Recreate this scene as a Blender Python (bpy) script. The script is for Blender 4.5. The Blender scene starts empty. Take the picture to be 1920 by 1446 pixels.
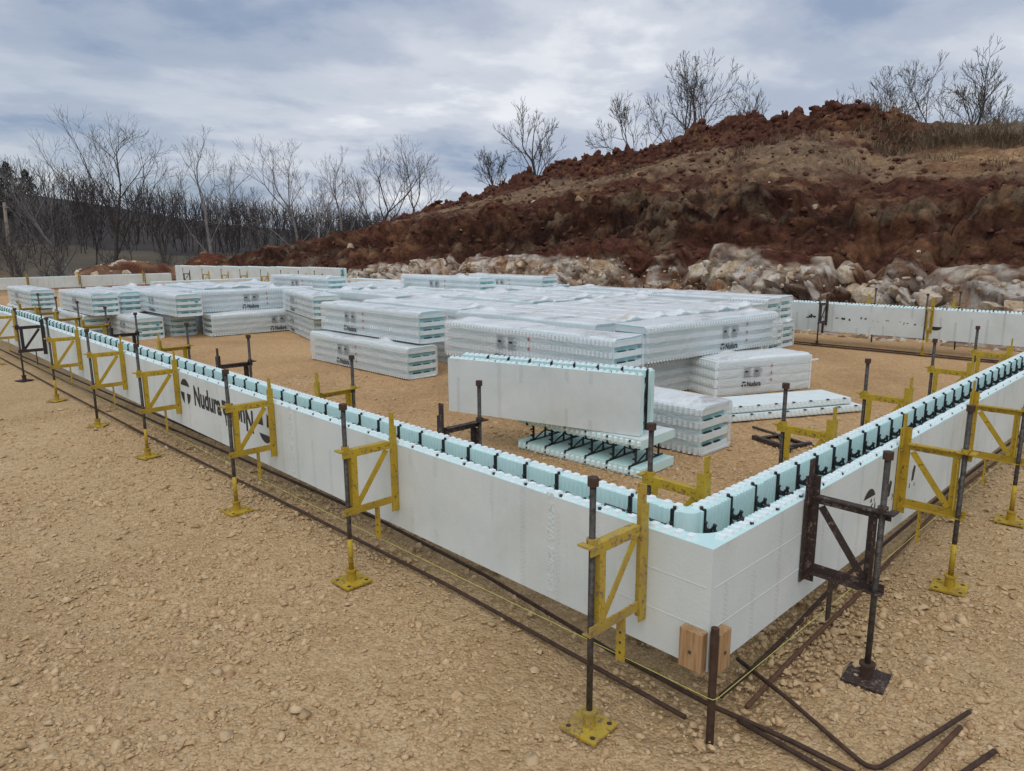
import bpy, math, random
import numpy as np
from mathutils import Vector, Matrix
R = math.radians
random.seed(7)
rng = np.random.default_rng(7)
sc = bpy.context.scene
col = sc.collection

# ------------------------------------------------------------------ camera
CAM = np.array([-2.0605, -1.1587, 1.6952])
PITCH, ROLL, YAW, FPX = 0.1954, -0.0053, 0.8034, 1341.8
cd = bpy.data.cameras.new('camera'); cam = bpy.data.objects.new('camera', cd); col.objects.link(cam)
fwd = Vector((math.cos(PITCH)*math.cos(YAW), math.cos(PITCH)*math.sin(YAW), -math.sin(PITCH)))
rt = Vector((math.sin(YAW), -math.cos(YAW), 0)); up = rt.cross(fwd)
rt2 = rt*math.cos(ROLL)+up*math.sin(ROLL); up2 = -rt*math.sin(ROLL)+up*math.cos(ROLL)
M3 = Matrix((rt2, up2, -fwd)).transposed()
cam.matrix_world = Matrix.Translation(Vector(CAM)) @ M3.to_4x4()
cd.sensor_width = 36.0; cd.lens = 36.0*FPX/1920.0; cd.clip_start = 0.05; cd.clip_end = 3000
sc.camera = cam

# ------------------------------------------------------------------ world, sun, exposure
SUN_EL, SUN_AZ = R(58), R(215)      # azimuth measured from +X towards +Y
w = bpy.data.worlds.new('World'); sc.world = w; w.use_nodes = True
nt = w.node_tree; nt.nodes.clear()
def wn(t, **k):
    n = nt.nodes.new(t)
    for a, b in k.items(): setattr(n, a, b)
    return n
sky = wn('ShaderNodeTexSky', sky_type='NISHITA'); sky.sun_disc = False
sky.sun_elevation = SUN_EL; sky.sun_rotation = R(90)-SUN_AZ
sky.air_density = 1.0; sky.dust_density = 1.5
bg1 = wn('ShaderNodeBackground'); bg1.inputs[1].default_value = 0.085
nt.links.new(sky.outputs[0], bg1.inputs[0])
tc = wn('ShaderNodeTexCoord'); sep = wn('ShaderNodeSeparateXYZ'); nt.links.new(tc.outputs['Generated'], sep.inputs[0])
mx = wn('ShaderNodeMath', operation='MAXIMUM'); nt.links.new(sep.outputs[2], mx.inputs[0]); mx.inputs[1].default_value = 0.0
ad = wn('ShaderNodeMath', operation='ADD'); nt.links.new(mx.outputs[0], ad.inputs[0]); ad.inputs[1].default_value = 0.16
dx = wn('ShaderNodeMath', operation='DIVIDE'); nt.links.new(sep.outputs[0], dx.inputs[0]); nt.links.new(ad.outputs[0], dx.inputs[1])
dy = wn('ShaderNodeMath', operation='DIVIDE'); nt.links.new(sep.outputs[1], dy.inputs[0]); nt.links.new(ad.outputs[0], dy.inputs[1])
cmb = wn('ShaderNodeCombineXYZ'); nt.links.new(dx.outputs[0], cmb.inputs[0]); nt.links.new(dy.outputs[0], cmb.inputs[1])
mp = wn('ShaderNodeMapping'); mp.inputs['Rotation'].default_value = (0, 0, R(40)); mp.inputs['Scale'].default_value = (0.85, 1.0, 1.0); mp.inputs['Location'].default_value = (3.1, 1.7, 0)
nt.links.new(cmb.outputs[0], mp.inputs[0])
n1 = wn('ShaderNodeTexNoise'); n1.inputs['Scale'].default_value = 1.05; n1.inputs['Detail'].default_value = 9; n1.inputs['Roughness'].default_value = 0.56; n1.inputs['Distortion'].default_value = 0.15
nt.links.new(mp.outputs[0], n1.inputs['Vector'])
rp = wn('ShaderNodeValToRGB'); rp.color_ramp.interpolation = 'EASE'
e = rp.color_ramp.elements
e[0].position = 0.36; e[0].color = (0.30, 0.38, 0.53, 1)
e[1].position = 0.66; e[1].color = (0.86, 0.88, 0.93, 1)
x_ = rp.color_ramp.elements.new(0.47); x_.color = (0.47, 0.53, 0.645, 1)
x_ = rp.color_ramp.elements.new(0.58); x_.color = (0.66, 0.70, 0.78, 1)
nt.links.new(n1.outputs[0], rp.inputs[0])
n2 = wn('ShaderNodeTexNoise'); n2.inputs['Scale'].default_value = 0.42; n2.inputs['Detail'].default_value = 4
mp2 = wn('ShaderNodeMapping'); mp2.inputs['Location'].default_value = (8.3, 2.2, 0); mp2.inputs['Rotation'].default_value = (0, 0, R(40)); mp2.inputs['Scale'].default_value = (0.5, 1, 1)
nt.links.new(cmb.outputs[0], mp2.inputs[0]); nt.links.new(mp2.outputs[0], n2.inputs['Vector'])
r2 = wn('ShaderNodeValToRGB'); r2.color_ramp.elements[0].position = 0.36; r2.color_ramp.elements[0].color = (0.55, 0.55, 0.55, 1)
r2.color_ramp.elements[1].position = 0.52; r2.color_ramp.elements[1].color = (0.97, 0.97, 0.97, 1)
nt.links.new(n2.outputs[0], r2.inputs[0])
bg2 = wn('ShaderNodeBackground'); nt.links.new(rp.outputs[0], bg2.inputs[0]); bg2.inputs[1].default_value = 0.92
mxs = wn('ShaderNodeMixShader'); nt.links.new(r2.outputs[0], mxs.inputs[0]); nt.links.new(bg1.outputs[0], mxs.inputs[1]); nt.links.new(bg2.outputs[0], mxs.inputs[2])
wo = wn('ShaderNodeOutputWorld'); nt.links.new(mxs.outputs[0], wo.inputs[0])

sl = bpy.data.lights.new('sun', 'SUN'); sl.energy = 1.1; sl.angle = R(60); sl.color = (1.0, 0.96, 0.90)
so = bpy.data.objects.new('sun', sl); col.objects.link(so)
sd = Vector((math.cos(SUN_EL)*math.cos(SUN_AZ), math.cos(SUN_EL)*math.sin(SUN_AZ), math.sin(SUN_EL)))
so.rotation_euler = sd.to_track_quat('Z', 'Y').to_euler()
so.location = (0, 0, 30)
vs = sc.view_settings; vs.view_transform = 'Standard'; vs.look = 'None'; vs.exposure = 0.10; vs.gamma = 1.0; vs.use_curve_mapping = False

# ------------------------------------------------------------------ helpers
def noise3(p, seed=0):
    """gradient-free value noise, p (N,3) -> (N,) in -1..1"""
    p = np.asarray(p, float); i = np.floor(p).astype(np.int64); f = p-i; f = f*f*(3-2*f)
    def h(a, b, c):
        n = (a*374761393 + b*668265263 + c*2147483647 + seed*1274126177) & 0xffffffff
        n = ((n ^ (n >> 13))*1274126177) & 0xffffffff
        n = (n ^ (n >> 16)) & 0xffffff
        return n/float(0x7fffff)-1.0
    x, y, z = i[:, 0], i[:, 1], i[:, 2]; u, v, t = f[:, 0], f[:, 1], f[:, 2]
    L = lambda a, b, k: a+(b-a)*k
    return L(L(L(h(x, y, z), h(x+1, y, z), u), L(h(x, y+1, z), h(x+1, y+1, z), u), v),
             L(L(h(x, y, z+1), h(x+1, y, z+1), u), L(h(x, y+1, z+1), h(x+1, y+1, z+1), u), v), t)
def fbm(p, octs=4, seed=0, gain=0.5, ridged=False):
    p = np.asarray(p, float); a = 1.0; s = np.zeros(len(p)); tot = 0
    for o in range(octs):
        n = noise3(p*(2.03**o)+o*17.3, seed+o)
        s += a*((1-2*np.abs(n)) if ridged else n); tot += a; a *= gain
    return s/tot

def worley(p, seed=0):
    """cellular noise: F1, F2 and a random number of the nearest cell"""
    p = np.asarray(p, float); i0 = np.floor(p).astype(np.int64); n = len(p); f1 = np.full(n, 9.); f2 = np.full(n, 9.); cid = np.zeros(n); cid2 = np.zeros(n); til = np.zeros(n)
    def hh(a, b, c, k):
        v = (a*374761393+b*668265263+c*2147483647+(seed*7+k)*1274126177) & 0xffffffff; v = ((v ^ (v >> 13))*1274126177) & 0xffffffff; v = ((v ^ (v >> 15))*2246822519) & 0xffffffff
        return ((v ^ (v >> 16)) & 0xffffff)/float(0xffffff)
    for dx_ in (-1, 0, 1):
        for dy_ in (-1, 0, 1):
            for dz_ in (-1, 0, 1):
                a, b, c = i0[:, 0]+dx_, i0[:, 1]+dy_, i0[:, 2]+dz_
                q = np.stack([a+hh(a, b, c, 1), b+hh(a, b, c, 2), c+hh(a, b, c, 3)], -1); d = np.sqrt(((q-p)**2).sum(1)); r = hh(a, b, c, 4); r2_ = hh(a, b, c, 5)
                m = d < f1; f2 = np.where(m, f1, np.minimum(f2, d)); cid = np.where(m, r, cid); cid2 = np.where(m, r2_, cid2); til = np.where(m, (p[:, 0]-q[:, 0])*(hh(a, b, c, 6)-.5)+(p[:, 1]-q[:, 1])*(hh(a, b, c, 7)-.5)+(p[:, 2]-q[:, 2])*(hh(a, b, c, 8)-.5), til); f1 = np.where(m, d, f1)
    return f1, f2, cid, cid2, til

class MB:
    def __init__(s): s.v = []; s.f = []; s.m = []; s.mi = 0
    def add(s, vs, fs):
        o = len(s.v); s.v += [tuple(map(float, q)) for q in vs]
        for f in fs: s.f.append(tuple(o+i for i in f)); s.m.append(s.mi)
        return s
    def box(s, a, b, T=None):
        (x0, y0, z0), (x1, y1, z1) = a, b
        v = [(x0, y0, z0), (x1, y0, z0), (x1, y1, z0), (x0, y1, z0), (x0, y0, z1), (x1, y0, z1), (x1, y1, z1), (x0, y1, z1)]
        if T: v = [T @ Vector(q) for q in v]
        return s.add(v, [(0, 3, 2, 1), (4, 5, 6, 7), (0, 1, 5, 4), (1, 2, 6, 5), (2, 3, 7, 6), (3, 0, 4, 7)])
    def cyl(s, p0, p1, r0, r1=None, n=8, caps=True, ph=0.0):
        r1 = r0 if r1 is None else r1
        p0 = Vector(p0); p1 = Vector(p1); d = (p1-p0).normalized()
        a = d.orthogonal().normalized(); b = d.cross(a)
        v = []
        for p, r in ((p0, r0), (p1, r1)):
            for k in range(n):
                t = 2*math.pi*k/n+ph; v.append(p+a*(r*math.cos(t))+b*(r*math.sin(t)))
        f = [(k, (k+1) % n, n+(k+1) % n, n+k) for k in range(n)]
        if caps: f += [tuple(range(n-1, -1, -1)), tuple(range(n, 2*n))]
        return s.add(v, f)
    def path(s, pts, r, n=6):
        pts = [Vector(p) for p in pts]; v = []; f = []; ref = None
        for i, p in enumerate(pts):
            d = (pts[min(i+1, len(pts)-1)]-pts[max(i-1, 0)]).normalized()
            a = d.orthogonal().normalized() if ref is None else (ref-d*ref.dot(d)).normalized()
            ref = a; b = d.cross(a); rr = r[i] if isinstance(r, (list, tuple)) else r
            for k in range(n):
                t = 2*math.pi*k/n; v.append(p+a*(rr*math.cos(t))+b*(rr*math.sin(t)))
        for i in range(len(pts)-1):
            for k in range(n): f.append((i*n+k, i*n+(k+1) % n, (i+1)*n+(k+1) % n, (i+1)*n+k))
        f += [tuple(range(n-1, -1, -1)), tuple(range((len(pts)-1)*n, len(pts)*n))]
        return s.add(v, f)
    def prism(s, poly, z0, z1):
        n = len(poly); v = [(x, y, z0) for x, y in poly]+[(x, y, z1) for x, y in poly]
        return s.add(v, [(k, (k+1) % n, n+(k+1) % n, n+k) for k in range(n)]+[tuple(range(n-1, -1, -1)), tuple(range(n, 2*n))])
    def mesh(s, name, mats, smooth=False):
        me = bpy.data.meshes.new(name); me.from_pydata(s.v, [], s.f)
        for m in (mats if isinstance(mats, (list, tuple)) else [mats]): me.materials.append(m)
        if any(s.m): me.polygons.foreach_set('material_index', s.m)
        if smooth: me.polygons.foreach_set('use_smooth', [True]*len(me.polygons))
        me.update(); return me
def npmesh(name, V, Fc, mats, smooth=False):
    """V (N,3), Fc (M,k) arrays"""
    me = bpy.data.meshes.new(name); V = np.asarray(V, np.float32); Fc = np.asarray(Fc, np.int32); k = Fc.shape[1]
    me.vertices.add(len(V)); me.vertices.foreach_set('co', V.ravel())
    me.loops.add(Fc.size); me.loops.foreach_set('vertex_index', Fc.ravel())
    me.polygons.add(len(Fc)); me.polygons.foreach_set('loop_start', np.arange(0, Fc.size, k, dtype=np.int32))
    me.polygons.foreach_set('loop_total', np.full(len(Fc), k, np.int32))
    for m in (mats if isinstance(mats, (list, tuple)) else [mats]): me.materials.append(m)
    if smooth: me.polygons.foreach_set('use_smooth', np.ones(len(Fc), bool))
    me.update(calc_edges=True); return me
def ob(name, data, parent=None, loc=(0, 0, 0), rot=(0, 0, 0), scale=None):
    o = bpy.data.objects.new(name, data); col.objects.link(o); o.location = loc; o.rotation_euler = rot
    if scale is not None: o.scale = scale
    if parent: o.parent = parent
    return o
def tag(o, label=None, cat=None, group=None, kind=None):
    if label: o['label'] = label
    if cat: o['category'] = cat
    if group: o['group'] = group
    if kind: o['kind'] = kind
    return o
ORD = ['first', 'second', 'third', 'fourth', 'fifth', 'sixth', 'seventh', 'eighth', 'ninth', 'tenth', 'eleventh', 'twelfth', 'thirteenth', 'fourteenth']

# ------------------------------------------------------------------ materials
class NM:
    """tiny node helper"""
    def __init__(s, name):
        s.mat = bpy.data.materials.new(name); s.mat.use_nodes = True; s.t = s.mat.node_tree; s.t.nodes.clear()
        s.o = s.t.nodes.new('ShaderNodeOutputMaterial'); s.b = s.t.nodes.new('ShaderNodeBsdfPrincipled'); s.t.links.new(s.b.outputs[0], s.o.inputs[0])
        s.tc = s.t.nodes.new('ShaderNodeTexCoord')
    def n(s, t, **k):
        n = s.t.nodes.new(t)
        for a, b in k.items(): setattr(n, a, b)
        return n
    def l(s, a, b): s.t.links.new(a, b)
    def noise(s, scale, detail=4, rough=0.55, coord='Object', dist=0, vec=None, map_scale=None):
        n = s.n('ShaderNodeTexNoise'); n.inputs['Scale'].default_value = scale; n.inputs['Detail'].default_value = detail
        n.inputs['Roughness'].default_value = rough; n.inputs['Distortion'].default_value = dist
        src = vec if vec else s.tc.outputs[coord]
        if map_scale:
            m = s.n('ShaderNodeMapping'); m.inputs['Scale'].default_value = map_scale; s.l(src, m.inputs[0]); src = m.outputs[0]
        s.l(src, n.inputs['Vector']); return n.outputs[0]
    def ramp(s, fac, stops):
        r = s.n('ShaderNodeValToRGB'); s.l(fac, r.inputs[0]); el = r.color_ramp.elements
        while len(el) < len(stops): el.new(0.5)
        for q, (p, c) in zip(el, stops): q.position = p; q.color = (*c, 1) if len(c) == 3 else c
        return r.outputs[0]
    def mix(s, fac, a, b, mode='MIX'):
        m = s.n('ShaderNodeMix', data_type='RGBA', blend_type=mode)
        for i, v in ((0, fac), (6, a), (7, b)):
            if hasattr(v, 'is_output') or isinstance(v, bpy.types.NodeSocket): s.l(v, m.inputs[i])
            else: m.inputs[i].default_value = v if i == 0 else (*v, 1)
        return m.outputs[2]
    def math(s, op, a, b=None, c=None):
        m = s.n('ShaderNodeMath', operation=op)
        for i, v in enumerate((a, b, c)):
            if v is None: continue
            if isinstance(v, bpy.types.NodeSocket): s.l(v, m.inputs[i])
            else: m.inputs[i].default_value = v
        return m.outputs[0]
    def bump(s, h, strength=0.3, dist=0.01, prev=None):
        b = s.n('ShaderNodeBump'); b.inputs['Strength'].default_value = strength; b.inputs['Distance'].default_value = dist
        s.l(h, b.inputs['Height'])
        if prev: s.l(prev, b.inputs['Normal'])
        s.l(b.outputs[0], s.b.inputs['Normal']); return b.outputs[0]
    def col(s, c):
        if isinstance(c, bpy.types.NodeSocket): s.l(c, s.b.inputs['Base Color'])
        else: s.b.inputs['Base Color'].default_value = (*c, 1)
        return s
    def rm(s, rough=0.7, metal=0.0, spec=0.5):
        s.b.inputs['Roughness'].default_value = rough; s.b.inputs['Metallic'].default_value = metal; s.b.inputs['Specular IOR Level'].default_value = spec; return s

def mat_foam_face():
    m = NM('foam_face'); sx = m.n('ShaderNodeSeparateXYZ'); m.l(m.tc.outputs['Object'], sx.inputs[0])
    X, Z = sx.outputs[0], sx.outputs[2]
    n = m.noise(3.0, 5); n2 = m.noise(60, 3)
    c = m.ramp(n, [(0.3, (0.63, 0.695, 0.68)), (0.7, (0.73, 0.775, 0.755))])
    m.col(c).rm(0.75, 0, 0.3)
    # fine vertical seams and columns of embossed crossed chevrons
    g = m.math('PINGPONG', X, 0.0254); line = m.math('LESS_THAN', g, 0.0009)
    u = m.math('SUBTRACT', m.math('MODULO', m.math('ADD', X, 10.16), 0.2032), 0.1016)
    tz = m.math('SUBTRACT', m.math('PINGPONG', Z, 0.019), 0.0095)
    d1 = m.math('LESS_THAN', m.math('ABSOLUTE', m.math('SUBTRACT', u, m.math('MULTIPLY', tz, 1.7))), 0.0022)
    d2 = m.math('LESS_THAN', m.math('ABSOLUTE', m.math('ADD', u, m.math('MULTIPLY', tz, 1.7))), 0.0022)
    wide = m.math('LESS_THAN', m.noise(2.1, 0), 0.56)
    z_ = m.math('MULTIPLY', m.math('MAXIMUM', d1, d2), wide)
    h = m.math('SUBTRACT', m.math('ADD', m.math('MULTIPLY', z_, 0.8), m.math('MULTIPLY', n2, 0.25)), m.math('MULTIPLY', line, 0.05))
    sm = m.noise(1.6, 6, 0.7, dist=0.5); dirt = m.ramp(sm, [(0.50, (1, 1, 1)), (0.74, (0.80, 0.765, 0.70))]); c = m.mix(0.5, c, m.mix(1.0, c, dirt, 'MULTIPLY')); m.col(c)
    m.bump(h, 0.9, 0.0055); return m.mat
def mat_foam(name, c0, c1, rough=0.7):
    m = NM(name); n = m.noise(9, 4); n2 = m.noise(140, 2)
    m.col(m.ramp(n, [(0.3, c0), (0.7, c1)])).rm(rough, 0, 0.3); m.bump(n2, 0.25, 0.002)
    m.b.inputs['Subsurface Weight'].default_value = 0.0
    return m.mat
def mat_paint(name, paint, paint2, rust, cover=0.56, rough=0.55):
    m = NM(name); n = m.noise(38, 7, 0.72, dist=0.6); n2 = m.noise(170, 4, 0.65); big = m.noise(7, 3)
    f = m.math('ADD', m.math('MULTIPLY', n, 0.65), m.math('MULTIPLY', n2, 0.35))
    fac = m.ramp(f, [(cover-0.02, (0, 0, 0)), (cover+0.03, (1, 1, 1))])
    pc = m.ramp(big, [(0.35, paint), (0.65, paint2)])
    rc = m.ramp(n2, [(0.35, rust), (0.7, tuple(min(1, v*2.2) for v in rust))])
    m.col(m.mix(fac, pc, rc)).rm(rough, 0.0, 0.4); m.bump(f, 0.35, 0.003); return m.mat
def mat_simple(name, c0, c1, scale=20, rough=0.7, metal=0.0, bump=0.3, bd=0.003, bs=None, detail=5):
    m = NM(name); n = m.noise(scale, detail, 0.6); m.col(m.ramp(n, [(0.3, c0), (0.7, c1)])).rm(rough, metal)
    h = m.noise(bs, 4) if bs else n
    m.bump(h, bump, bd); return m.mat

FACE = mat_foam_face()
TEAL = mat_foam('foam_teal', (0.63, 0.865, 0.84), (0.72, 0.91, 0.89))
NUB = mat_foam('foam_pale', (0.80, 0.90, 0.91), (0.87, 0.945, 0.95))
WHITEF = mat_foam('foam_white', (0.70, 0.78, 0.77), (0.78, 0.85, 0.84))
EDGE = mat_foam('foam_edge', (0.33, 0.43, 0.44), (0.41, 0.51, 0.52))
CAP = mat_foam('foam_top', (0.55, 0.79, 0.77), (0.63, 0.84, 0.82))
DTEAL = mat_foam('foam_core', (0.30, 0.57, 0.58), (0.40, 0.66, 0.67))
WEB = mat_simple('black_plastic', (0.012, 0.013, 0.015), (0.022, 0.023, 0.026), 40, 0.45, 0, 0.1)
YEL = mat_paint('yellow_paint', (0.52, 0.355, 0.02), (0.40, 0.265, 0.03), (0.07, 0.036, 0.02), 0.57)
YEL2 = mat_paint('yellow_paint_worn', (0.52, 0.37, 0.03), (0.40, 0.28, 0.07), (0.13, 0.08, 0.055), 0.55)
RUST = mat_paint('rusted_paint', (0.035, 0.024, 0.021), (0.05, 0.032, 0.026), (0.12, 0.085, 0.065), 0.56, 0.65)
DARK = mat_paint('dark_paint', (0.022, 0.018, 0.017), (0.04, 0.028, 0.025), (0.09, 0.055, 0.04), 0.6, 0.55)
def mat_rod():
    m = NM('threaded_steel'); sx = m.n('ShaderNodeSeparateXYZ'); m.l(m.tc.outputs['Object'], sx.inputs[0])
    n = m.noise(45, 4); m.col(m.ramp(n, [(0.3, (0.05, 0.045, 0.04)), (0.7, (0.15, 0.14, 0.13))])).rm(0.5, 0.6)
    h = m.math('PINGPONG', sx.outputs[2], 0.003); m.bump(m.math('MULTIPLY', h, 300), 0.8, 0.002); return m.mat
ROD = mat_rod()
REBAR = mat_simple('rebar_steel', (0.045, 0.024, 0.016), (0.10, 0.055, 0.035), 30, 0.75, 0.2, 0.6, 0.004, 160)
REBAR2 = mat_simple('rebar_orange', (0.09, 0.042, 0.022), (0.17, 0.085, 0.045), 24, 0.8, 0.1, 0.6, 0.004, 160)
STRING = mat_simple('string', (0.62, 0.62, 0.12), (0.70, 0.70, 0.2), 50, 0.7)
INK = mat_simple('print_ink', (0.02, 0.022, 0.024), (0.035, 0.037, 0.04), 60, 0.6)
INK2 = mat_simple('faint_ink', (0.13, 0.14, 0.145), (0.3, 0.31, 0.31), 90, 0.6)
RED = mat_simple('red_print', (0.42, 0.07, 0.06), (0.5, 0.16, 0.13), 60, 0.6)
BLUE = mat_simple('blue_tag', (0.03, 0.27, 0.50), (0.05, 0.35, 0.6), 60, 0.5)
def mat_wood():
    m = NM('cut_lumber'); n = m.noise(6, 6, 0.6, dist=1.2, map_scale=(9, 9, 0.9))
    m.col(m.ramp(n, [(0.3, (0.24, 0.125, 0.05)), (0.5, (0.40, 0.235, 0.11)), (0.7, (0.50, 0.32, 0.17))])).rm(0.7); m.bump(n, 0.25, 0.002); return m.mat
WOOD = mat_wood()
def mat_wrap(name, alpha, stain):
    m = NM(name); n = m.noise(2.2, 6, 0.6); n2 = m.noise(14, 5, 0.65, dist=0.8); geo = m.n('ShaderNodeNewGeometry'); sx = m.n('ShaderNodeSeparateXYZ'); m.l(geo.outputs['Normal'], sx.inputs[0])
    base = m.ramp(n2, [(0.3, (0.86, 0.88, 0.885)), (0.7, (0.93, 0.945, 0.95))])
    oi = m.n('ShaderNodeObjectInfo')
    dirt = m.noise(1.3, 7, 0.7, vec=geo.outputs['Position'], map_scale=(1.0, 2.2, 1.0))
    dm = m.math('MULTIPLY', m.ramp(dirt, [(0.52, (0, 0, 0)), (0.66, (1, 1, 1))]), m.ramp(sx.outputs[2], [(0.6, (0, 0, 0)), (0.9, (1, 1, 1))]))
    c = m.mix(m.math('MULTIPLY', dm, 0.75), base, stain)
    m.col(c).rm(0.24, 0, 0.5)
    wr = m.noise(4, 6, 0.6, dist=2.0, map_scale=(.6, 1.6, 1.6)); wr2 = m.noise(11, 5, 0.6, dist=2.5, map_scale=(.5, 1.3, 1.3)); m.bump(m.math('ADD', wr, m.math('MULTIPLY', wr2, 0.4)), 0.7, 0.035)
    tr = m.n('ShaderNodeBsdfTransparent'); tr.inputs[0].default_value = (0.97, 0.985, 0.985, 1); ms = m.n('ShaderNodeMixShader')
    f = m.math('ADD', m.math('MULTIPLY', n, 0.30), m.math('ADD', m.math('MULTIPLY', m.ramp(sx.outputs[2], [(0.5, (0, 0, 0)), (0.9, (1, 1, 1))]), 0.42), alpha-0.15)); m.l(f, ms.inputs[0]); m.l(tr.outputs[0], ms.inputs[1]); m.l(m.b.outputs[0], ms.inputs[2]); m.l(ms.outputs[0], m.o.inputs[0])
    return m.mat
WRAP = mat_wrap('plastic_wrap', 0.47, (0.36, 0.31, 0.28))
WRAP2 = mat_wrap('plastic_wrap_stained', 0.50, (0.50, 0.34, 0.16))
def mat_ground():
    m = NM('gravel_ground'); geo = m.n('ShaderNodeNewGeometry'); P = geo.outputs['Position']
    big = m.noise(0.55, 6, 0.6, vec=P); mid = m.noise(7, 5, 0.6, vec=P); fine = m.noise(55, 5, 0.65, vec=P)
    v = m.n('ShaderNodeTexVoronoi'); v.inputs['Scale'].default_value = 74; m.l(P, v.inputs['Vector'])
    v2 = m.n('ShaderNodeTexVoronoi'); v2.inputs['Scale'].default_value = 36; m.l(P, v2.inputs['Vector'])
    c = m.ramp(big, [(0.32, (0.47, 0.295, 0.135)), (0.52, (0.57, 0.375, 0.19)), (0.72, (0.63, 0.445, 0.25))])
    c = m.mix(0.55, c, m.ramp(mid, [(0.3, (0.42, 0.26, 0.115)), (0.7, (0.64, 0.45, 0.25))]))
    c = m.mix(0.45, c, m.ramp(fine, [(0.32, (0.27, 0.16, 0.065)), (0.70, (0.74, 0.545, 0.325))]))
    vc = m.n('ShaderNodeSeparateColor'); m.l(v.outputs['Color'], vc.inputs[0])
    c = m.mix(0.42, c, m.ramp(vc.outputs[0], [(0.0, (0.33, 0.20, 0.09)), (1.0, (0.74, 0.555, 0.34))]))
    vc2 = m.n('ShaderNodeSeparateColor'); m.l(v2.outputs['Color'], vc2.inputs[0]); c = m.mix(0.30, c, m.ramp(vc2.outputs[0], [(0.0, (0.36, 0.22, 0.10)), (0.6, (0.60, 0.42, 0.225)), (1.0, (0.80, 0.61, 0.385))]))
    sx = m.n('ShaderNodeSeparateXYZ'); m.l(P, sx.inputs[0])
    pt = m.noise(0.33, 5, 0.62, vec=P, dist=0.7); c = m.mix(0.85, c, m.mix(1.0, c, m.ramp(pt, [(0.34, (0.84, 0.79, 0.73)), (0.48, (1.08, 1.07, 1.04)), (0.68, (1.24, 1.25, 1.27))]), 'MULTIPLY'))
    ins = m.math('MULTIPLY', m.ramp(sx.outputs[0], [(0.30, (0, 0, 0)), (0.45, (1, 1, 1))]), m.ramp(sx.outputs[1], [(0.30, (0, 0, 0)), (0.45, (1, 1, 1))])); c = m.mix(m.math('MULTIPLY', ins, 0.6), m.mix(0.12, c, (0.66, 0.49, 0.30)), m.mix(1.0, c, (1.0, 0.86, 0.76), 'MULTIPLY'))
    far = m.ramp(m.math('ADD', m.math('MULTIPLY', sx.outputs[1], 0.02), m.math('MULTIPLY', big, 0.2)), [(0.80, (0, 0, 0)), (0.95, (1, 1, 1))])
    c = m.mix(far, c, m.ramp(mid, [(0.3, (0.13, 0.10, 0.06)), (0.7, (0.22, 0.17, 0.10))]))
    m.col(c).rm(0.95, 0, 0.15)
    h = m.math('ADD', m.math('MULTIPLY', v.outputs['Distance'], -0.9), m.math('ADD', m.math('MULTIPLY', v2.outputs['Distance'], -0.7), fine))
    b1 = m.bump(h, 1.0, 0.012); return m.mat
GROUND = mat_ground()
def mat_pebble():
    m = NM('gravel_stone'); a = m.n('ShaderNodeAttribute'); a.attribute_name = 'tint'
    n = m.noise(90, 3, vec=m.n('ShaderNodeNewGeometry').outputs['Position'])
    m.col(m.mix(0.4, a.outputs['Color'], m.ramp(n, [(0.3, (0.40, 0.26, 0.125)), (0.7, (0.68, 0.50, 0.29))]))).rm(0.95, 0, 0.15); m.bump(n, 0.3, 0.003); return m.mat
PEBBLE = mat_pebble()
def mat_hill():
    m = NM('clay_hillside'); a = m.n('ShaderNodeAttribute'); a.attribute_name = 'strata'
    P = m.n('ShaderNodeNewGeometry').outputs['Position']
    n = m.noise(2.6, 8, 0.68, vec=P); n2 = m.noise(11, 6, 0.7, vec=P)
    v = m.n('ShaderNodeTexVoronoi'); v.inputs['Scale'].default_value = 5.5; m.l(P, v.inputs['Vector'])
    c = m.mix(0.55, a.outputs['Color'], m.mix(1.0, a.outputs['Color'], m.ramp(n, [(0.3, (0.33, 0.29, 0.27)), (0.7, (1.6, 1.55, 1.5))]), 'MULTIPLY'))
    c = m.mix(0.7, c, m.mix(1.0, c, m.ramp(n2, [(0.3, (0.45, 0.42, 0.4)), (0.75, (1.55, 1.5, 1.42))]), 'MULTIPLY'))
    rn = m.noise(1.9, 10, 0.72, vec=P, dist=1.1, map_scale=(1.2, 1.2, .5)); rn2 = m.noise(7, 6, 0.7, vec=P, dist=0.6, map_scale=(1.2, 1.2, .6))
    rf = m.math('ADD', m.math('MULTIPLY', rn, 0.72), m.math('MULTIPLY', rn2, 0.28))
    rc = m.ramp(rf, [(0.38, (0.11, 0.05, 0.03)), (0.455, (0.28, 0.14, 0.07)), (0.50, (0.48, 0.37, 0.25)), (0.545, (0.66, 0.58, 0.47)), (0.63, (0.78, 0.74, 0.68))])
    c = m.mix(a.outputs['Alpha'], c, m.mix(0.30, a.outputs['Color'], rc))
    m.col(c).rm(0.95, 0, 0.1)
    h = m.math('ADD', m.math('MULTIPLY', n2, 0.7), m.math('ADD', m.math('ADD', n, m.math('MULTIPLY', rf, 1.2)), m.math('MULTIPLY', v.outputs['Distance'], 0.5)))
    m.bump(h, 0.9, 0.10); return m.mat
HILL = mat_hill()
def mat_rock(name, a, b, c, d):
    m = NM(name); P = m.n('ShaderNodeNewGeometry').outputs['Position']
    n = m.noise(3.4, 8, 0.72, vec=P, dist=0.8, map_scale=(1, 1, .55)); n2 = m.noise(18, 6, 0.72, vec=P)
    cc = m.ramp(n, [(0.28, a), (0.44, b), (0.56, c), (0.72, d)])
    cc = m.mix(0.6, cc, m.mix(1.0, cc, m.ramp(n2, [(0.3, (0.5, 0.48, 0.46)), (0.75, (1.4, 1.38, 1.35))]), 'MULTIPLY'))
    m.col(cc).rm(0.9, 0, 0.2); m.bump(m.math('ADD', n, m.math('MULTIPLY', n2, 0.5)), 0.8, 0.06); return m.mat
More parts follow.
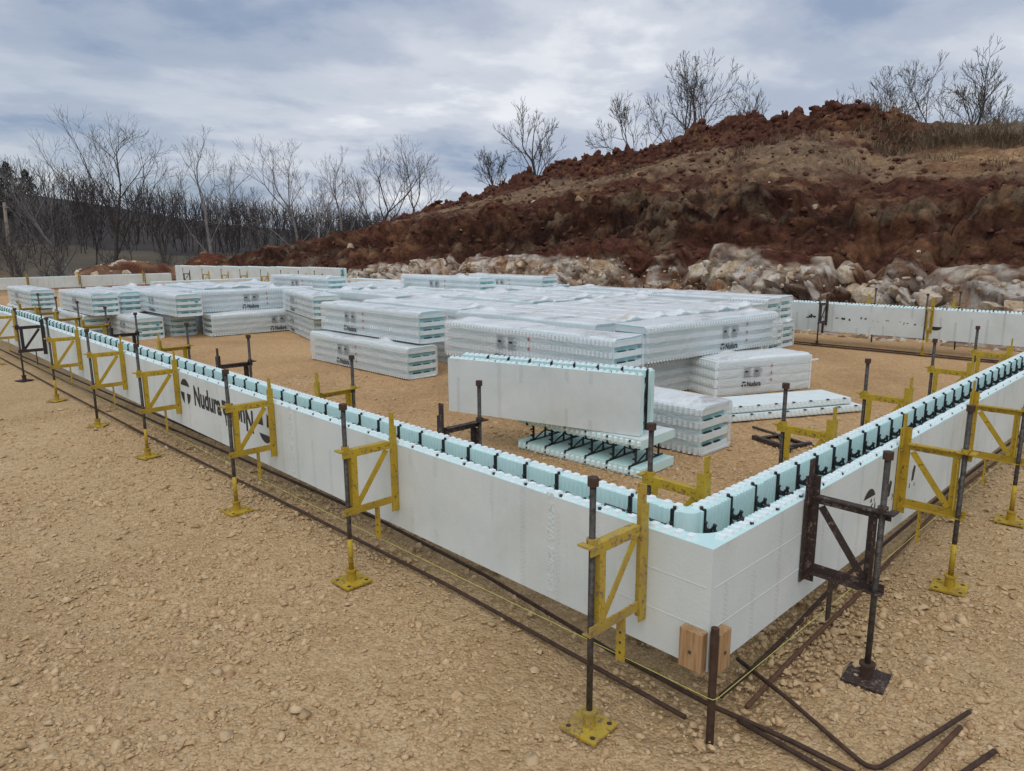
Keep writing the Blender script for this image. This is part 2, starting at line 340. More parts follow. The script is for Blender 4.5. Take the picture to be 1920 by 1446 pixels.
ROCK = mat_rock('limestone', (0.26, 0.125, 0.06), (0.52, 0.39, 0.25), (0.70, 0.61, 0.48), (0.80, 0.76, 0.69))
ROCK2 = mat_rock('ochre_rock', (0.11, 0.04, 0.022), (0.24, 0.125, 0.06), (0.38, 0.26, 0.15), (0.50, 0.42, 0.31))
CLOD = mat_rock('red_clay', (0.055, 0.023, 0.016), (0.095, 0.040, 0.027), (0.14, 0.061, 0.041), (0.21, 0.105, 0.070))
BARK = mat_simple('bark', (0.055, 0.045, 0.042), (0.12, 0.10, 0.09), 3, 0.9, 0, 0.3, 0.02)
BARK2 = mat_simple('pale_bark', (0.13, 0.115, 0.105), (0.27, 0.25, 0.235), 3, 0.9, 0, 0.3, 0.02)
WOODS = mat_simple('woods_bark', (0.035, 0.029, 0.028), (0.078, 0.064, 0.06), 0.4, 0.95, 0, 0.1)
LITTER = mat_simple('leaf_litter', (0.032, 0.027, 0.025), (0.06, 0.049, 0.043), 0.12, 0.95, 0, 0.2, 0.1)
CEDAR = mat_simple('cedar_green', (0.010, 0.022, 0.013), (0.025, 0.045, 0.022), 1.2, 0.9, 0, 0.1)
FIELD = mat_simple('dry_field', (0.075, 0.060, 0.041), (0.12, 0.096, 0.062), 0.09, 0.95, 0, 0.2, 0.1)
GRASS = mat_simple('dry_grass', (0.16, 0.12, 0.075), (0.30, 0.235, 0.15), 3, 0.9, 0, 0.0)
POLE = mat_simple('weathered_pole', (0.20, 0.16, 0.12), (0.32, 0.27, 0.21), 4, 0.9)

# ------------------------------------------------------------------ ground
def gz(x, y):
    """ground height: flat pad, sloping gently down towards the far end and away beyond it"""
    x = np.asarray(x, float); y = np.asarray(y, float)
    z = -0.0125*np.clip(y-14, 0, 26)
    z = z-2.6*np.clip((y-42)/40, 0, 1)**1.2 - 1.5*np.clip((-x-40)/60, 0, 1)
    return z
def axis(parts):
    out = [parts[0][0]]
    for a, b, s in parts:
        n = max(1, int(round((b-a)/s))); out += list(np.linspace(a, b, n+1)[1:])
    return np.array(out)
ax = axis([(-600, -60, 60), (-60, -10, 5), (-10, -3.4, 0.5), (-3.4, 6.5, 0.055), (6.5, 12, 0.16), (12, 40, 2), (40, 600, 60)])
ay = axis([(-600, -40, 60), (-40, -6, 3), (-6, -2.2, 0.3), (-2.2, 7, 0.055), (7, 16, 0.15), (16, 60, 1.5), (60, 200, 8), (200, 700, 60)])
GX, GY = np.meshgrid(ax, ay, indexing='ij'); gp = np.stack([GX.ravel(), GY.ravel(), np.zeros(GX.size)], -1)
near = np.clip(1-np.hypot(gp[:, 0]-3, gp[:, 1]-5)/30, 0, 1)
gp[:, 2] = gz(gp[:, 0], gp[:, 1])+near*(0.012*fbm(gp*1.4, 3, 3)+0.008*fbm(gp*7, 3, 5)+0.006*fbm(gp*19, 2, 9))-0.006
# shallow disturbed trench of the footing line under the walls
tl = np.exp(-((gp[:, 0]-0.25)/0.28)**2)*(gp[:, 1] > -0.2)+np.exp(-((gp[:, 1]-0.25)/0.28)**2)*(gp[:, 0] > -0.2)
gp[:, 2] += near*np.clip(tl, 0, 1)*(-0.03+0.03*fbm(gp*9, 3, 21))
nI, nJ = len(ax), len(ay); ii, jj = np.meshgrid(np.arange(nI-1), np.arange(nJ-1), indexing='ij'); k = (ii*nJ+jj).ravel()
ground = ob('ground', npmesh('ground', gp, np.stack([k, k+nJ, k+nJ+1, k+1], -1), GROUND, True)); tag(ground, 'tan crushed limestone gravel pad', None, None, 'structure')

# ------------------------------------------------------------------ rock meshes
def rock_mesh(name, seed, mat, flat=0.75, sub=2):
    import bmesh
    bm = bmesh.new(); bmesh.ops.create_icosphere(bm, subdivisions=sub, radius=0.5)
    V = np.array([v.co[:] for v in bm.verts]); rg = np.random.default_rng(seed)
    for _ in range(15):
        d = rg.normal(size=3); d /= np.linalg.norm(d); o = rg.uniform(0.24, 0.40)
        ex = np.clip(V@d-o, 0, None); V -= np.outer(ex*0.97, d)
    V *= (1+0.13*fbm(V*4.1+seed*3.7, 4, seed, .6))[:, None]; V *= rg.uniform(0.75, 1.25, 3); V[:, 2] *= flat
    for v, c in zip(bm.verts, V): v.co = c
    me = bpy.data.meshes.new(name); bm.to_mesh(me); bm.free(); me.materials.append(mat); return me

# ------------------------------------------------------------------ hillside
RY = [-40, 4.3, 5.8, 7.1, 7.65, 8.6, 9.7, 11.2, 11.9, 12.4, 13.4, 14.2, 16.35, 18.5, 19.6, 21.2, 23.5, 25.8, 29.5, 33, 38.5, 45, 53.7, 64, 78, 100]
RZ = [4.9, 5.1, 5.2, 5.3, 5.85, 6.2, 6.38, 6.2, 5.95, 6.3, 6.35, 6.2, 5.8, 5.55, 5.45, 5.65, 5.2, 4.9, 4.4, 3.9, 2.99, 2.04, 1.4, 0.4, -0.3, -1.5]
KY = [-40, 1.8, 3.6, 5.6, 7.5, 9.0, 10.8, 12.2, 13.5, 15.8, 20.5, 23.7, 27, 32, 40, 100]
KZ = [1.2, 1.25, 1.4, 1.4, 1.72, 1.45, 1.85, 1.6, 1.4, 1.3, 1.2, 0.85, 0.6, 0.4, 0.25, 0.1]
S_ = [0, .05, .10, .17, .27, .36, .48, .60, .70, .78, .86, .91, 1.0]
PX = [11.2, 12.0, 12.4, 12.95, 14.3, 15.4, 17.6, 20.0, 21.8, 22.9, 24.0, 25.4, 46]
PZ = [-.03, .10, .62, 1.0, 1.85, 2.85, 3.55, 4.25, 4.7, 5.2, 6.1, 5.3, 4.6]
hs = np.concatenate([np.linspace(0, .20, 85), np.linspace(.20, .30, 26)[1:], np.linspace(.30, .92, 130)[1:], np.linspace(.92, 1, 12)[1:]])
hy = np.concatenate([np.linspace(-16, -2, 24), np.linspace(-2, 16, 330)[1:], np.linspace(16, 25, 110)[1:], np.linspace(25, 46, 80)[1:], np.linspace(46, 95, 30)[1:]])
HS, HY = np.meshgrid(hs, hy, indexing='ij'); s = HS.ravel(); y = HY.ravel()
ridge = np.interp(y, RY, RZ); krock = np.interp(y, KY, KZ)
x = np.interp(s, S_, PX); zn = np.interp(s, S_, PZ)
zz = np.where(s < .10, zn*krock/1.3, np.where(s < .17, .62*krock/1.3+(krock-.62*krock/1.3)*(s-.10)/.07, 0))
upper = zn*ridge/6.1; blend = np.clip((s-.17)/.10, 0, 1)
zz = np.where(s >= .17, krock*(1-blend)+upper*blend, zz)
x = x+0.5*fbm(np.stack([y*.16, s*3, y*0], -1), 3, 2)*(s > .02)*np.clip(s*12, 0, 1)
hp = np.stack([x, y, zz], -1)
rockm = np.clip(1-np.abs(s-.10)/.085, 0, 1)
nr = fbm(hp*np.array([1.3, .9, 1.6]), 5, 31, 0.55, True); nc = fbm(hp*1.5, 5, 41, 0.6); nc2 = fbm(hp*4.2, 4, 47, 0.6)
lump = fbm(hp*np.array([.9, .75, .9]), 3, 53)
crest = np.clip(1-np.abs(s-.83)/.10, 0, 1)*np.clip((y-6.8)/1.2, 0, 1)
bank = np.clip(1-np.abs(s-.31)/.10, 0, 1)
nb = fbm(hp*np.array([.55, .5, .6]), 4, 57, .55, True); fall = np.clip((46-y)/20, .3, 1)
dpl = rockm*(0.22*nr+.10*fbm(hp*np.array([3.0, 2.2, 3.6]), 3, 33, .6, True)) + (1-rockm)*np.clip(s*10, 0, 1)*(0.22*nc+0.10*nc2)*fall+bank*(0.30*lump+.42*nb)*fall+crest*(0.42*nc+0.20*nc2)*fall+np.clip(s*9-.8, 0, 1)*np.clip((.93-s)*20, 0, 1)*.085*fbm(hp*np.array([3.3, 3.3, 3.3]), 3, 59, .65, True)
# broken blocks: angular limestone ledges below, slumped clods on the bank and the ridge
warp = .12*np.stack([fbm(hp*1.7, 2, 201), fbm(hp*1.7, 2, 203), fbm(hp*1.7, 2, 207)], -1)
wa = worley((hp+warp)*np.array([1.5, 1.05, 1.7]), 3); wb = worley((hp+warp*.6)*np.array([3.4, 2.6, 3.8]), 5); wc = worley((hp+warp)*np.array([1.0, .85, 1.1]), 8); wd = worley((hp+warp*.7)*np.array([2.6, 2.3, 2.8]), 9)
ea = np.clip((wa[1]-wa[0])*9, 0, 1); eb = np.clip((wb[1]-wb[0])*8, 0, 1); ec = np.clip((wc[1]-wc[0])*3, 0, 1); ed = np.clip((wd[1]-wd[0])*3, 0, 1)
blk = ((wa[2]-.45)*.42+wa[4]*.75)*ea+((wb[2]-.45)*.26+wb[4]*.55)*eb-.20*(1-ea)-.08*(1-eb)
cl = ((wc[2]-.35)*.55+wc[4]*.5)*ec+((wd[2]-.4)*.26+wd[4]*.35)*ed-.06*(1-ed)
dpl = dpl*np.where(rockm > 0, 1-.6*rockm, 1)+rockm*blk+cl*fall*(np.clip(bank*.95, 0, 1)+crest*.95+.22*np.clip(s*8-1.4, 0, 1)*np.clip((.74-s)*10, 0, 1))
dpl *= np.clip(s*14, 0, 1)*np.clip((1-s)*12, 0.15, 1)
hp[:, 0] -= dpl*np.where(s < .45, 0.75, 0.2); hp[:, 2] += dpl*np.where(s < .2, 0.45, 0.95)
# erosion gullies on the bank
gul = np.abs(noise3(np.stack([y*1.1+0.6*nc, s*2.0, y*0], -1), 77)); hp[:, 2] -= np.clip(s*8, 0, 1)*np.clip((.62-s)*6, 0, 1)*0.34*np.clip(1-gul*3.2, 0, 1)
hp[:, 2] += gz(hp[:, 0], hp[:, 1])
c_rock = np.array([.44, .37, .29]); c_white = np.array([.82, .78, .71]); c_och = np.array([.32, .18, .095]); c_red = np.array([.118, .052, .036]); c_dark = np.array([.050, .027, .021]); c_tan = np.array([.315, .235, .16]); c_grey = np.array([.255, .205, .155]); c_soil = np.array([.46, .30, .17])
N1 = fbm(hp*np.array([.55, .40, .8]), 5, 61, .6); N2 = fbm(hp*np.array([1.7, 1.2, 2.0]), 4, 67, .6); N3 = fbm(hp*np.array([.3, .22, .3]), 3, 71)
def lerp(a, b, t): t = np.clip(t, 0, 1)[:, None]; return a+(b-a)*t
C_ = np.tile(c_red, (len(s), 1))
C_ = lerp(C_, c_och, (N2-.05)*2.0)
C_ = lerp(C_, c_dark, bank*1.3*(0.85+N3*1.5)+ (N1-.15)*1.5)
tanm = np.clip((s-.40+.16*N1+.09*N2+.16*N3)*11, 0, 1)*np.clip((.76+.06*N1-s)*16, 0, 1)
C_ = lerp(C_, c_tan, tanm*(.80+.8*N2)); C_ = lerp(C_, c_grey, tanm*np.clip(N3*2.2+.1+N1, 0, 1))
C_ = lerp(C_, c_red, tanm*np.clip((N1-.04)*4, 0, .9)); C_ = lerp(C_, c_soil*.8, tanm*np.clip((N2-.10)*4, 0, .6)); C_ = lerp(C_, c_tan*.7, np.clip((s-.19)*20, 0, 1)*np.clip((.42-s)*12, 0, 1)*np.clip((N2+N1-.22)*4, 0, .8))
yr = np.clip((7.2-y)/2, 0, 1)
C_ = lerp(C_, c_soil, yr*np.clip((s-.5)*8, 0, 1)*np.clip(.65+N2, 0, 1)*np.clip((.80-s)*20, 0, 1)); C_ = lerp(C_, c_grey, yr*np.clip((s-.76)*20, 0, 1))
rk = np.clip((.170+.07*N1+.05*N2+.05*N3-s)*30, 0, 1)*np.clip((s-.012)*60, 0, 1)*np.clip((27-y)/4, 0.15, 1)
C_ = lerp(C_, c_rock, rk*np.clip(.9+N2*1.6, 0, 1)); C_ = lerp(C_, c_white, rk*np.clip((N2+N1*.6)*2.6-.1, 0, 1)); C_ = lerp(C_, c_red, rk*np.clip((-N1-.06)*4.5, 0, .9)); C_ = lerp(C_, c_och, rk*np.clip((-N2-.1)*4, 0, .8))
C_ = lerp(C_, c_soil, np.clip((.03-s)*60, 0, 1)*.7)
cream = np.array([.80, .69, .53]); rusty = np.array([.42, .215, .10]); ggrey = np.array([.70, .665, .61])
q = wa[3]; q2 = wb[3]
cell = np.where((q < .34)[:, None], cream, np.where((q < .62)[:, None], c_white, np.where((q < .76)[:, None], ggrey, rusty)))
cell = lerp(cell, rusty, np.clip((q2-.66)*5, 0, .8)); cell = lerp(cell, c_white*1.05, np.clip((.25-q2)*5, 0, .7))
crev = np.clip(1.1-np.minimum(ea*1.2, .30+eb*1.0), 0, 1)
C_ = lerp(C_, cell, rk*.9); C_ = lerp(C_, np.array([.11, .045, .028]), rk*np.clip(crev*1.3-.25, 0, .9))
hu = np.clip(.35+cl*0, 0, 1)*np.clip((s-.17)*20, 0, 1)
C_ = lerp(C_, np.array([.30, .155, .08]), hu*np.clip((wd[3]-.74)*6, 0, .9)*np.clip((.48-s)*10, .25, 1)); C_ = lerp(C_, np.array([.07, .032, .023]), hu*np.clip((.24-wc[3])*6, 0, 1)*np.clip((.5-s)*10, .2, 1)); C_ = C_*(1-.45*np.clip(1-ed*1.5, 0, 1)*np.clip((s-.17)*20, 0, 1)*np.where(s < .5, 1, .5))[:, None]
SK = fbm(np.stack([hp[:, 1]*2.6, hp[:, 2]*.9, hp[:, 0]*1.2], -1), 4, 91, .6); SK2 = fbm(np.stack([hp[:, 1]*1.1, hp[:, 2]*1.3, hp[:, 0]], -1), 3, 95, .6)
C_ = lerp(C_, c_white, rk*np.clip((SK-.16)*4, 0, .6)); C_ = lerp(C_, np.array([.19, .085, .043]), rk*np.clip((-SK-.16)*5, 0, .85)); C_ = lerp(C_, c_red*.9, rk*np.clip((SK2-.17)*5, 0, .95))
nI, nJ = len(hs), len(hy); ii, jj = np.meshgrid(np.arange(nI-1), np.arange(nJ-1), indexing='ij'); k = (ii*nJ+jj).ravel()
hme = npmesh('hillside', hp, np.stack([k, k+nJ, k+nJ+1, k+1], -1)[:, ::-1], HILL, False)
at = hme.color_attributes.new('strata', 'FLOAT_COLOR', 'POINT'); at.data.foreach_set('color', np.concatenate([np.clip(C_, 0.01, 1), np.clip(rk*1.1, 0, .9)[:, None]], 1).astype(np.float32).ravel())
hill = tag(ob('hillside', hme), 'cut red clay hillside with pale limestone at its foot', None, None, 'structure')
HP = hp.reshape(nI, nJ, 3)
def hill_at(sv, yv):
    i = int(np.clip(np.searchsorted(hs, sv), 0, nI-1)); j = int(np.clip(np.searchsorted(hy, yv), 0, nJ-1)); return HP[i, j]
lime = [rock_mesh('rock', 100+i, ROCK, .85, 3) for i in range(7)]; ochre = [rock_mesh('rock', 140+i, ROCK2, .8, 3) for i in range(5)]; clay = [rock_mesh('clod', 170+i, CLOD, 0.8) for i in range(5)]
def put_rock(data, name, parent, p, sz, sink=0.25):
    o = ob(name, data, parent, (p[0], p[1], p[2]-sz*0.5*sink+0.02), tuple(rng.uniform(-.5, .5, 2))+(rng.uniform(0, 6.28),), (sz*rng.uniform(.8, 1.3), sz*rng.uniform(.8, 1.3), sz*rng.uniform(.75, 1.15))); return o
# ledges and boulders of the limestone band (the largest ones first)
for (yv, sv, sz) in [(10.9, .13, 1.15), (11.5, .10, .8), (8.0, .145, .75), (7.3, .13, .6), (13.2, .11, .7), (14.6, .10, .75), (16.2, .10, .8), (17.6, .09, .7), (19.2, .10, .75), (20.8, .09, .7), (5.7, .13, .6), (4.1, .12, .7), (2.9, .12, .6), (6.3, .08, .7), (9.2, .07, .8), (12.2, .06, .7), (3.4, .07, .6), (1.6, .10, .6)]:
    put_rock(lime[int(rng.integers(7))], 'rock', hill, hill_at(sv, yv), sz, 0.5)
for i in range(160):
    yv = rng.uniform(-1, 25) if i < 135 else rng.uniform(22, 34); sv = rng.uniform(.035, .145); sz = 0.14+0.55*rng.random()**2.0
    put_rock((lime if rng.random() < .72 else ochre)[int(rng.integers(5))], 'rock', hill, hill_at(sv, yv), sz, 0.45)
for i in range(80):      # loose rubble along the foot
    yv = rng.uniform(1.5, 9) if i < 50 else rng.uniform(9, 26); sv = rng.uniform(.0, .05); put_rock((lime if rng.random() < .55 else ochre)[int(rng.integers(5))], 'rock', hill, hill_at(sv, yv), 0.10+.22*rng.random()**2, 0.2)
for i in range(26):      # stones in the bank above
    put_rock((lime if rng.random() < .4 else ochre)[int(rng.integers(5))], 'rock', hill, hill_at(rng.uniform(.19, .7), rng.uniform(0, 30)), 0.10+.34*rng.random()**3, 0.35)
def clods(name, n, fpos, szf, mat, seed):
    rg = np.random.default_rng(seed); base = []
    for q in range(6):
        me = rock_mesh('tmp', 900+seed+q, mat, 0.85, 1); v = np.empty(len(me.vertices)*3, np.float32); me.vertices.foreach_get('co', v); f = np.empty(len(me.polygons)*3, np.int32); me.polygons.foreach_get('vertices', f); base.append((v.reshape(-1, 3), f.reshape(-1, 3))); bpy.data.meshes.remove(me)
    Vs, Fs, o = [], [], 0
    for i in range(n):
        v, f = base[i % 6]; a = rg.uniform(0, 6.28); ca, sa = math.cos(a), math.sin(a); zsz = szf(rg); q = v*zsz*rg.uniform(.7, 1.3, 3)
        q = np.stack([q[:, 0]*ca-q[:, 1]*sa, q[:, 0]*sa+q[:, 1]*ca, q[:, 2]], -1)+np.asarray(fpos(rg)); Vs.append(q); Fs.append(f+o); o += len(q)
    return npmesh(name, np.concatenate(Vs), np.concatenate(Fs), mat)
def crest_pos(rg):
    while True:
        yv = rg.uniform(7.0, 40); sv = rg.normal(.80, .06)
        if .66 < sv < .92: return hill_at(sv, yv)
tag(ob('clay_clods', clods('clay_clods', 2600, crest_pos, lambda g: .10+.42*g.random()**3, CLOD, 5), hill), 'heaped red clay clods along the ridge', None, None, 'stuff')
tag(ob('clay_rubble', clods('clay_rubble', 3400, lambda g: hill_at(g.uniform(.17, .68), g.uniform(-2, 34)), lambda g: .05+.26*g.random()**3, CLOD, 25), hill), 'small stones and crumbs scattered over the bank', None, None, 'stuff')
tag(ob('limestone_rubble', clods('limestone_rubble', 2400, lambda g: hill_at(g.uniform(.0, .14), g.uniform(-1, 28)), lambda g: .05+.17*g.random()**2.5, ROCK, 45), hill), 'small pale limestone rubble at the foot of the bank', None, None, 'stuff')

# ------------------------------------------------------------------ spoil heaps beyond the far end
def heap(name, cx, cy, rx, ry, h, c0, c1, label, nrocks, pool, seed):
    n, m_ = 60, 40; V = []; F = []
    for i in range(n):
        for j in range(m_+1):
            a = 2*math.pi*i/n; r = j/m_; V.append((rx*r*math.cos(a), ry*r*math.sin(a), h*(math.cos(r*math.pi)*.5+.5)))
    V = np.array(V); V[:, 2] = (V[:, 2]*(1+.5*fbm(V*.45+seed, 3, seed)) + .22*fbm(V*1.4+seed, 4, seed+3)*np.clip(V[:, 2]*2, 0, 1))
    for i in range(n):
        for j in range(m_): F.append((i*(m_+1)+j, i*(m_+1)+j+1, ((i+1) % n)*(m_+1)+j+1, ((i+1) % n)*(m_+1)+j))
    me = npmesh(name, V, F, HILL, True); rk_ = 0; nn = fbm(V*1.2+seed, 4, seed+9); cc = lerp(np.tile(np.array(c0), (len(V), 1)), np.array(c1), .5+nn*1.4)
    at = me.color_attributes.new('strata', 'FLOAT_COLOR', 'POINT'); at.data.foreach_set('color', np.concatenate([np.clip(cc, .01, 1), np.full((len(V), 1), .0)], 1).astype(np.float32).ravel())
    o = tag(ob(name, me, None, (cx, cy, float(gz(cx, cy))-.08)), label, 'heap', 'spoil heaps beyond the far wall')
    for q in range(nrocks):
        a = rng.uniform(0, 6.28); r = rng.random()**.6*.85; i = int(a/(2*math.pi)*n) % n; j = int(r*m_); p = V[i*(m_+1)+j]
        put_rock(pool[int(rng.integers(len(pool)))], 'rock', o, p, .2+.5*rng.random()**1.8, .3)
    return o
heap('spoil_heap', 3.0, 41.5, 4.4, 3.2, 1.15, (.20, .14, .09), (.30, .22, .14), 'low grey-brown soil mound farthest towards the utility pole', 25, ochre, 11)
heap('spoil_heap', 9.6, 40.0, 5.6, 2.8, 1.35, (.13, .055, .036), (.34, .22, .14), 'heap of broken pale rock and red clay before the bare trees', 85, lime+ochre, 12)
heap('spoil_heap', 14.6, 40.5, 4.2, 3.0, 1.55, (.10, .036, .021), (.16, .065, .04), 'dark red clay heap behind the end of the tall wall', 45, clay+ochre, 13)

# ------------------------------------------------------------------ foam form blocks
T = 0.286; PT = 0.067; FL = 2.4384; FH = 0.4572; WZ = 0.22
def rib_panel(L, inner, nubs=True):
    """panel 0..L, thickness PT; ribbed side faces the cavity. inner=False: cavity side at y=PT"""
    b = MB(); n = int(round(L/0.0254)); prof = []
    for i in range(n):
        x0 = i*L/n; prof += [(x0, PT), (x0+.0145, PT), (x0+.0165, PT-.007), (x0+.0235, PT-.007)]
    prof.append((L, PT)); poly = [(0, 0), (L, 0)]+prof[::-1]
    if inner: poly = [(px, PT-py) for px, py in poly][::-1]
    b.prism(poly, 0, FH)
    # smooth outer skin material on the outside face
    yo = PT if inner else 0.0
    for q, f in enumerate(b.f):
        ys = [b.v[i][1] for i in f]
        if len(f) == 4 and all(abs(v-yo) < 1e-6 for v in ys): b.m[q] = 1
        if len(f) > 6: b.m[q] = 3
    b.mi = 2; n2 = int(round(L/0.0508))
    if nubs:
        for i in range(n2):
            xc = (i+.5)*L/n2; y0, y1 = (.012, PT-.018) if not inner else (.018, PT-.012)
            v = [(xc-.0145, y0, FH-.001), (xc+.0145, y0, FH-.001), (xc+.0145, y1, FH-.001), (xc-.0145, y1, FH-.001), (xc-.011, y0+.004, FH+.0145), (xc+.011, y0+.004, FH+.0145), (xc+.011, y1-.004, FH+.0145), (xc-.011, y1-.004, FH+.0145)]
            b.add(v, [(4, 5, 6, 7), (0, 1, 5, 4), (1, 2, 6, 5), (2, 3, 7, 6), (3, 0, 4, 7)])
    return b
PAN_O = rib_panel(FL, False).mesh('outer_panel', [TEAL, FACE, NUB, CAP]); PAN_I = rib_panel(FL, True).mesh('inner_panel', [TEAL, FACE, NUB, CAP])
def web_mesh():
    b = MB(); y0, y1 = PT, T-PT
    for ya, yb in ((y0-.004, y0+.007), (y1-.007, y1+.004)): b.box((-.0085, ya, .004), (.0085, yb, FH+.004))
    for z in (.06, .225, .375): b.box((-.005, y0+.006, z-.007), (.005, y1-.006, z+.007))
    for (ya, za, yb, zb) in ((y0+.006, .075, .13, .215), (y1-.006, .075, .16, .215), (y0+.006, .365, .13, .235), (y1-.006, .365, .16, .235)):
        b.cyl((0, ya, za), (0, yb, zb), .006, n=5)
    for yc in (.105, .155, .195):          # rebar seats: open hooks on the top bar
        pts = []
        for q in range(8):
            a = R(200)-R(215)*q/7+R(20); pts.append((0, yc+.017*math.cos(a+math.pi), .400+.019*math.sin(a+math.pi)))
        b.path(pts, [.009, .008, .007, .007, .007, .007, .006, .004], 5)
    for yc in (.02, T-.02): b.cyl((0, yc, FH-.002), (0, yc, FH+.009), .008, n=6)
    for yc in (PT-.01, T-PT+.01): b.cyl((0, yc, FH-.002), (0, yc, FH+.012), .007, n=6)
    return b.mesh('web', WEB)
WEBM = web_mesh()
def form(loc, rotz, label, group, webs=True, name='foam_form_block', z=WZ):
    r = ob(name, None, None, (loc[0], loc[1], z+float(gz(loc[0], loc[1]))), (0, 0, rotz)); r.empty_display_size = .2
    tag(r, label, 'foam block', group)
    po = ob('outer_panel', PAN_O, r); ob('inner_panel', PAN_I, r, (0, T-PT, 0))
    if webs:
        for i in range(12): ob('web', WEBM, r, (.1016+.2032*i, 0, 0))
    return r, po
def text_mesh(body, size, mat, name, extrude=0.0):
    c = bpy.data.curves.new('t', 'FONT'); c.body = body; c.size = size; c.extrude = extrude; c.offset = size*0.036; c.space_character = 1.0
    o = bpy.data.objects.new('t', c); col.objects.link(o); bpy.context.view_layer.update()
    me = bpy.data.meshes.new_from_object(o.evaluated_get(bpy.context.evaluated_depsgraph_get())); bpy.data.objects.remove(o)
    me.name = name; me.materials.clear(); me.materials.append(mat); return me
def logo_mb(b, cx, cz, r):
    """round emblem: cap segment and two lower halves with a T-shaped gap, in the local XY plane"""
    def arc(a0, a1, n=10): return [(cx+r*math.cos(R(a0+(a1-a0)*i/n)), cz+r*math.sin(R(a0+(a1-a0)*i/n)), 0) for i in range(n+1)]
    p = arc(28, 152); b.add(p, [tuple(range(len(p)))])
    p = arc(185, 250)+[(cx-r*.24, cz-r*.09, 0)]; b.add(p, [tuple(range(len(p)))])
    p = arc(290, 355)+[(cx+r*.24, cz-r*.09, 0)]; b.add(p[::1], [tuple(range(len(p)))])
def logo_text(size, mat, name):
    t = text_mesh('Nudura', size, mat, 'tmp'); b = MB(); vs_ = [tuple(v.co) for v in t.vertices]
    b.add([(v[0]*.92, v[1]*1.18, v[2]) for v in vs_], [tuple(p.vertices) for p in t.polygons]); logo_mb(b, -size*.95, size*.42, size*.58); bpy.data.meshes.remove(t)
    return b.mesh(name, mat)
LOGO = logo_text(.185, INK, 'printed_logo')
def smear_mesh():
    b = MB(); rg = random.Random(3)
    for i in range(16):
        xx = rg.uniform(0, .16); a = rg.uniform(-.10, .02); h = rg.uniform(.05, .16); w_ = rg.uniform(.004, .012); b.add([(xx-w_, a, 0), (xx+w_, a+.01, 0), (xx+w_*.4, a+h, 0), (xx-w_*.5, a+h*.9, 0)], [(0, 1, 2, 3)])
    return b.mesh('smeared_print', INK)
SMEAR = smear_mesh()
A_, B_ = 0.4064, 0.8128        # legs of the corner block along +Y and +X
# --- corner block
cr = tag(ob('foam_corner_block', None, None, (0, 0, WZ)), 'L-shaped white foam corner block resting above two wooden stake blocks', 'foam block')
def corner_panel(outer):
    b = MB()
    if outer:
        c = PT; fil = [(c+.11-.11*math.sin(t), c+.11-.11*math.cos(t)) for t in np.linspace(0, math.pi/2, 9)][::-1]
        fil = [(c, c+.11)]+[(c+.11-.11*math.cos(t), c+.11-.11*math.sin(t)) for t in np.linspace(0, math.pi/2, 9)][1:]
        poly = [(0, 0), (B_, 0), (B_, c)]+fil[::-1]+[(c, A_), (0, A_)]
    else:
        a = T-PT; rr = .05; arc = [(a+rr-rr*math.sin(t), a+rr-rr*math.cos(t)) for t in np.linspace(0, math.pi/2, 8)]
        # cavity side corner rounded, inner side square
        poly = [(B_, a)]+[(B_, T), (T, T), (T, A_), (a, A_)]+[(a+rr-rr*math.cos(t), a+rr-rr*math.sin(t)) for t in np.linspace(0, math.pi/2, 8)]
    b.prism(poly, 0, FH)
    ymin = 0
    for q, f in enumerate(b.f):
        P_ = [b.v[i] for i in f]
        if len(f) > 4: b.m[q] = 3
        elif outer and (all(abs(p[0]) < 1e-6 for p in P_) or all(abs(p[1]) < 1e-6 for p in P_)): b.m[q] = 1
        elif not outer and (all(abs(p[0]-T) < 1e-6 for p in P_) or all(abs(p[1]-T) < 1e-6 for p in P_)): b.m[q] = 1
    b.mi = 2
    def nub(xc, yc, ax_):
        hx, hy_ = (.0145, .019) if ax_ == 'x' else (.019, .0145)
        v = [(xc-hx, yc-hy_, FH-.001), (xc+hx, yc-hy_, FH-.001), (xc+hx, yc+hy_, FH-.001), (xc-hx, yc+hy_, FH-.001), (xc-hx+.003, yc-hy_+.003, FH+.0145), (xc+hx-.003, yc-hy_+.003, FH+.0145), (xc+hx-.003, yc+hy_-.003, FH+.0145), (xc-hx+.003, yc+hy_-.003, FH+.0145)]
        b.add(v, [(4, 5, 6, 7), (0, 1, 5, 4), (1, 2, 6, 5), (2, 3, 7, 6), (3, 0, 4, 7)])
    off = .032 if outer else T-.032
    st = .0762 if outer else T-.01
    for xc in np.arange(st+.03, B_-.01, .0508): nub(xc, off, 'x')
    for yc in np.arange(st+.03, A_-.01, .0508): nub(off, yc, 'y')
    b.mi = 0    # ribs on the cavity side as proud vertical battens
    if outer:
        for xc in np.arange(.20, B_-.02, .0254): b.box((xc-.007, PT-.001, .001), (xc+.007, PT+.006, FH-.001))
        for yc in np.arange(.20, A_-.02, .0254): b.box((PT-.001, yc-.007, .001), (PT+.006, yc+.007, FH-.001))
    else:
        a = T-PT
        for xc in np.arange(a+.07, B_-.02, .0254): b.box((xc-.007, a-.006, .001), (xc+.007, a+.001, FH-.001))
        for yc in np.arange(a+.07, A_-.02, .0254): b.box((a-.006, yc-.007, .001), (a+.001, yc+.007, FH-.001))
    return b
ob('outer_panel', corner_panel(True).mesh('corner_outer', [TEAL, FACE, NUB, CAP]), cr); ob('inner_panel', corner_panel(False).mesh('corner_inner', [TEAL, FACE, NUB, CAP]), cr)
for xw in (.30, .5032, .7064): ob('web', WEBM, cr, (xw, 0, 0))
ob('web', WEBM, cr, (0, .305, 0), (0, 0, -math.pi/2))
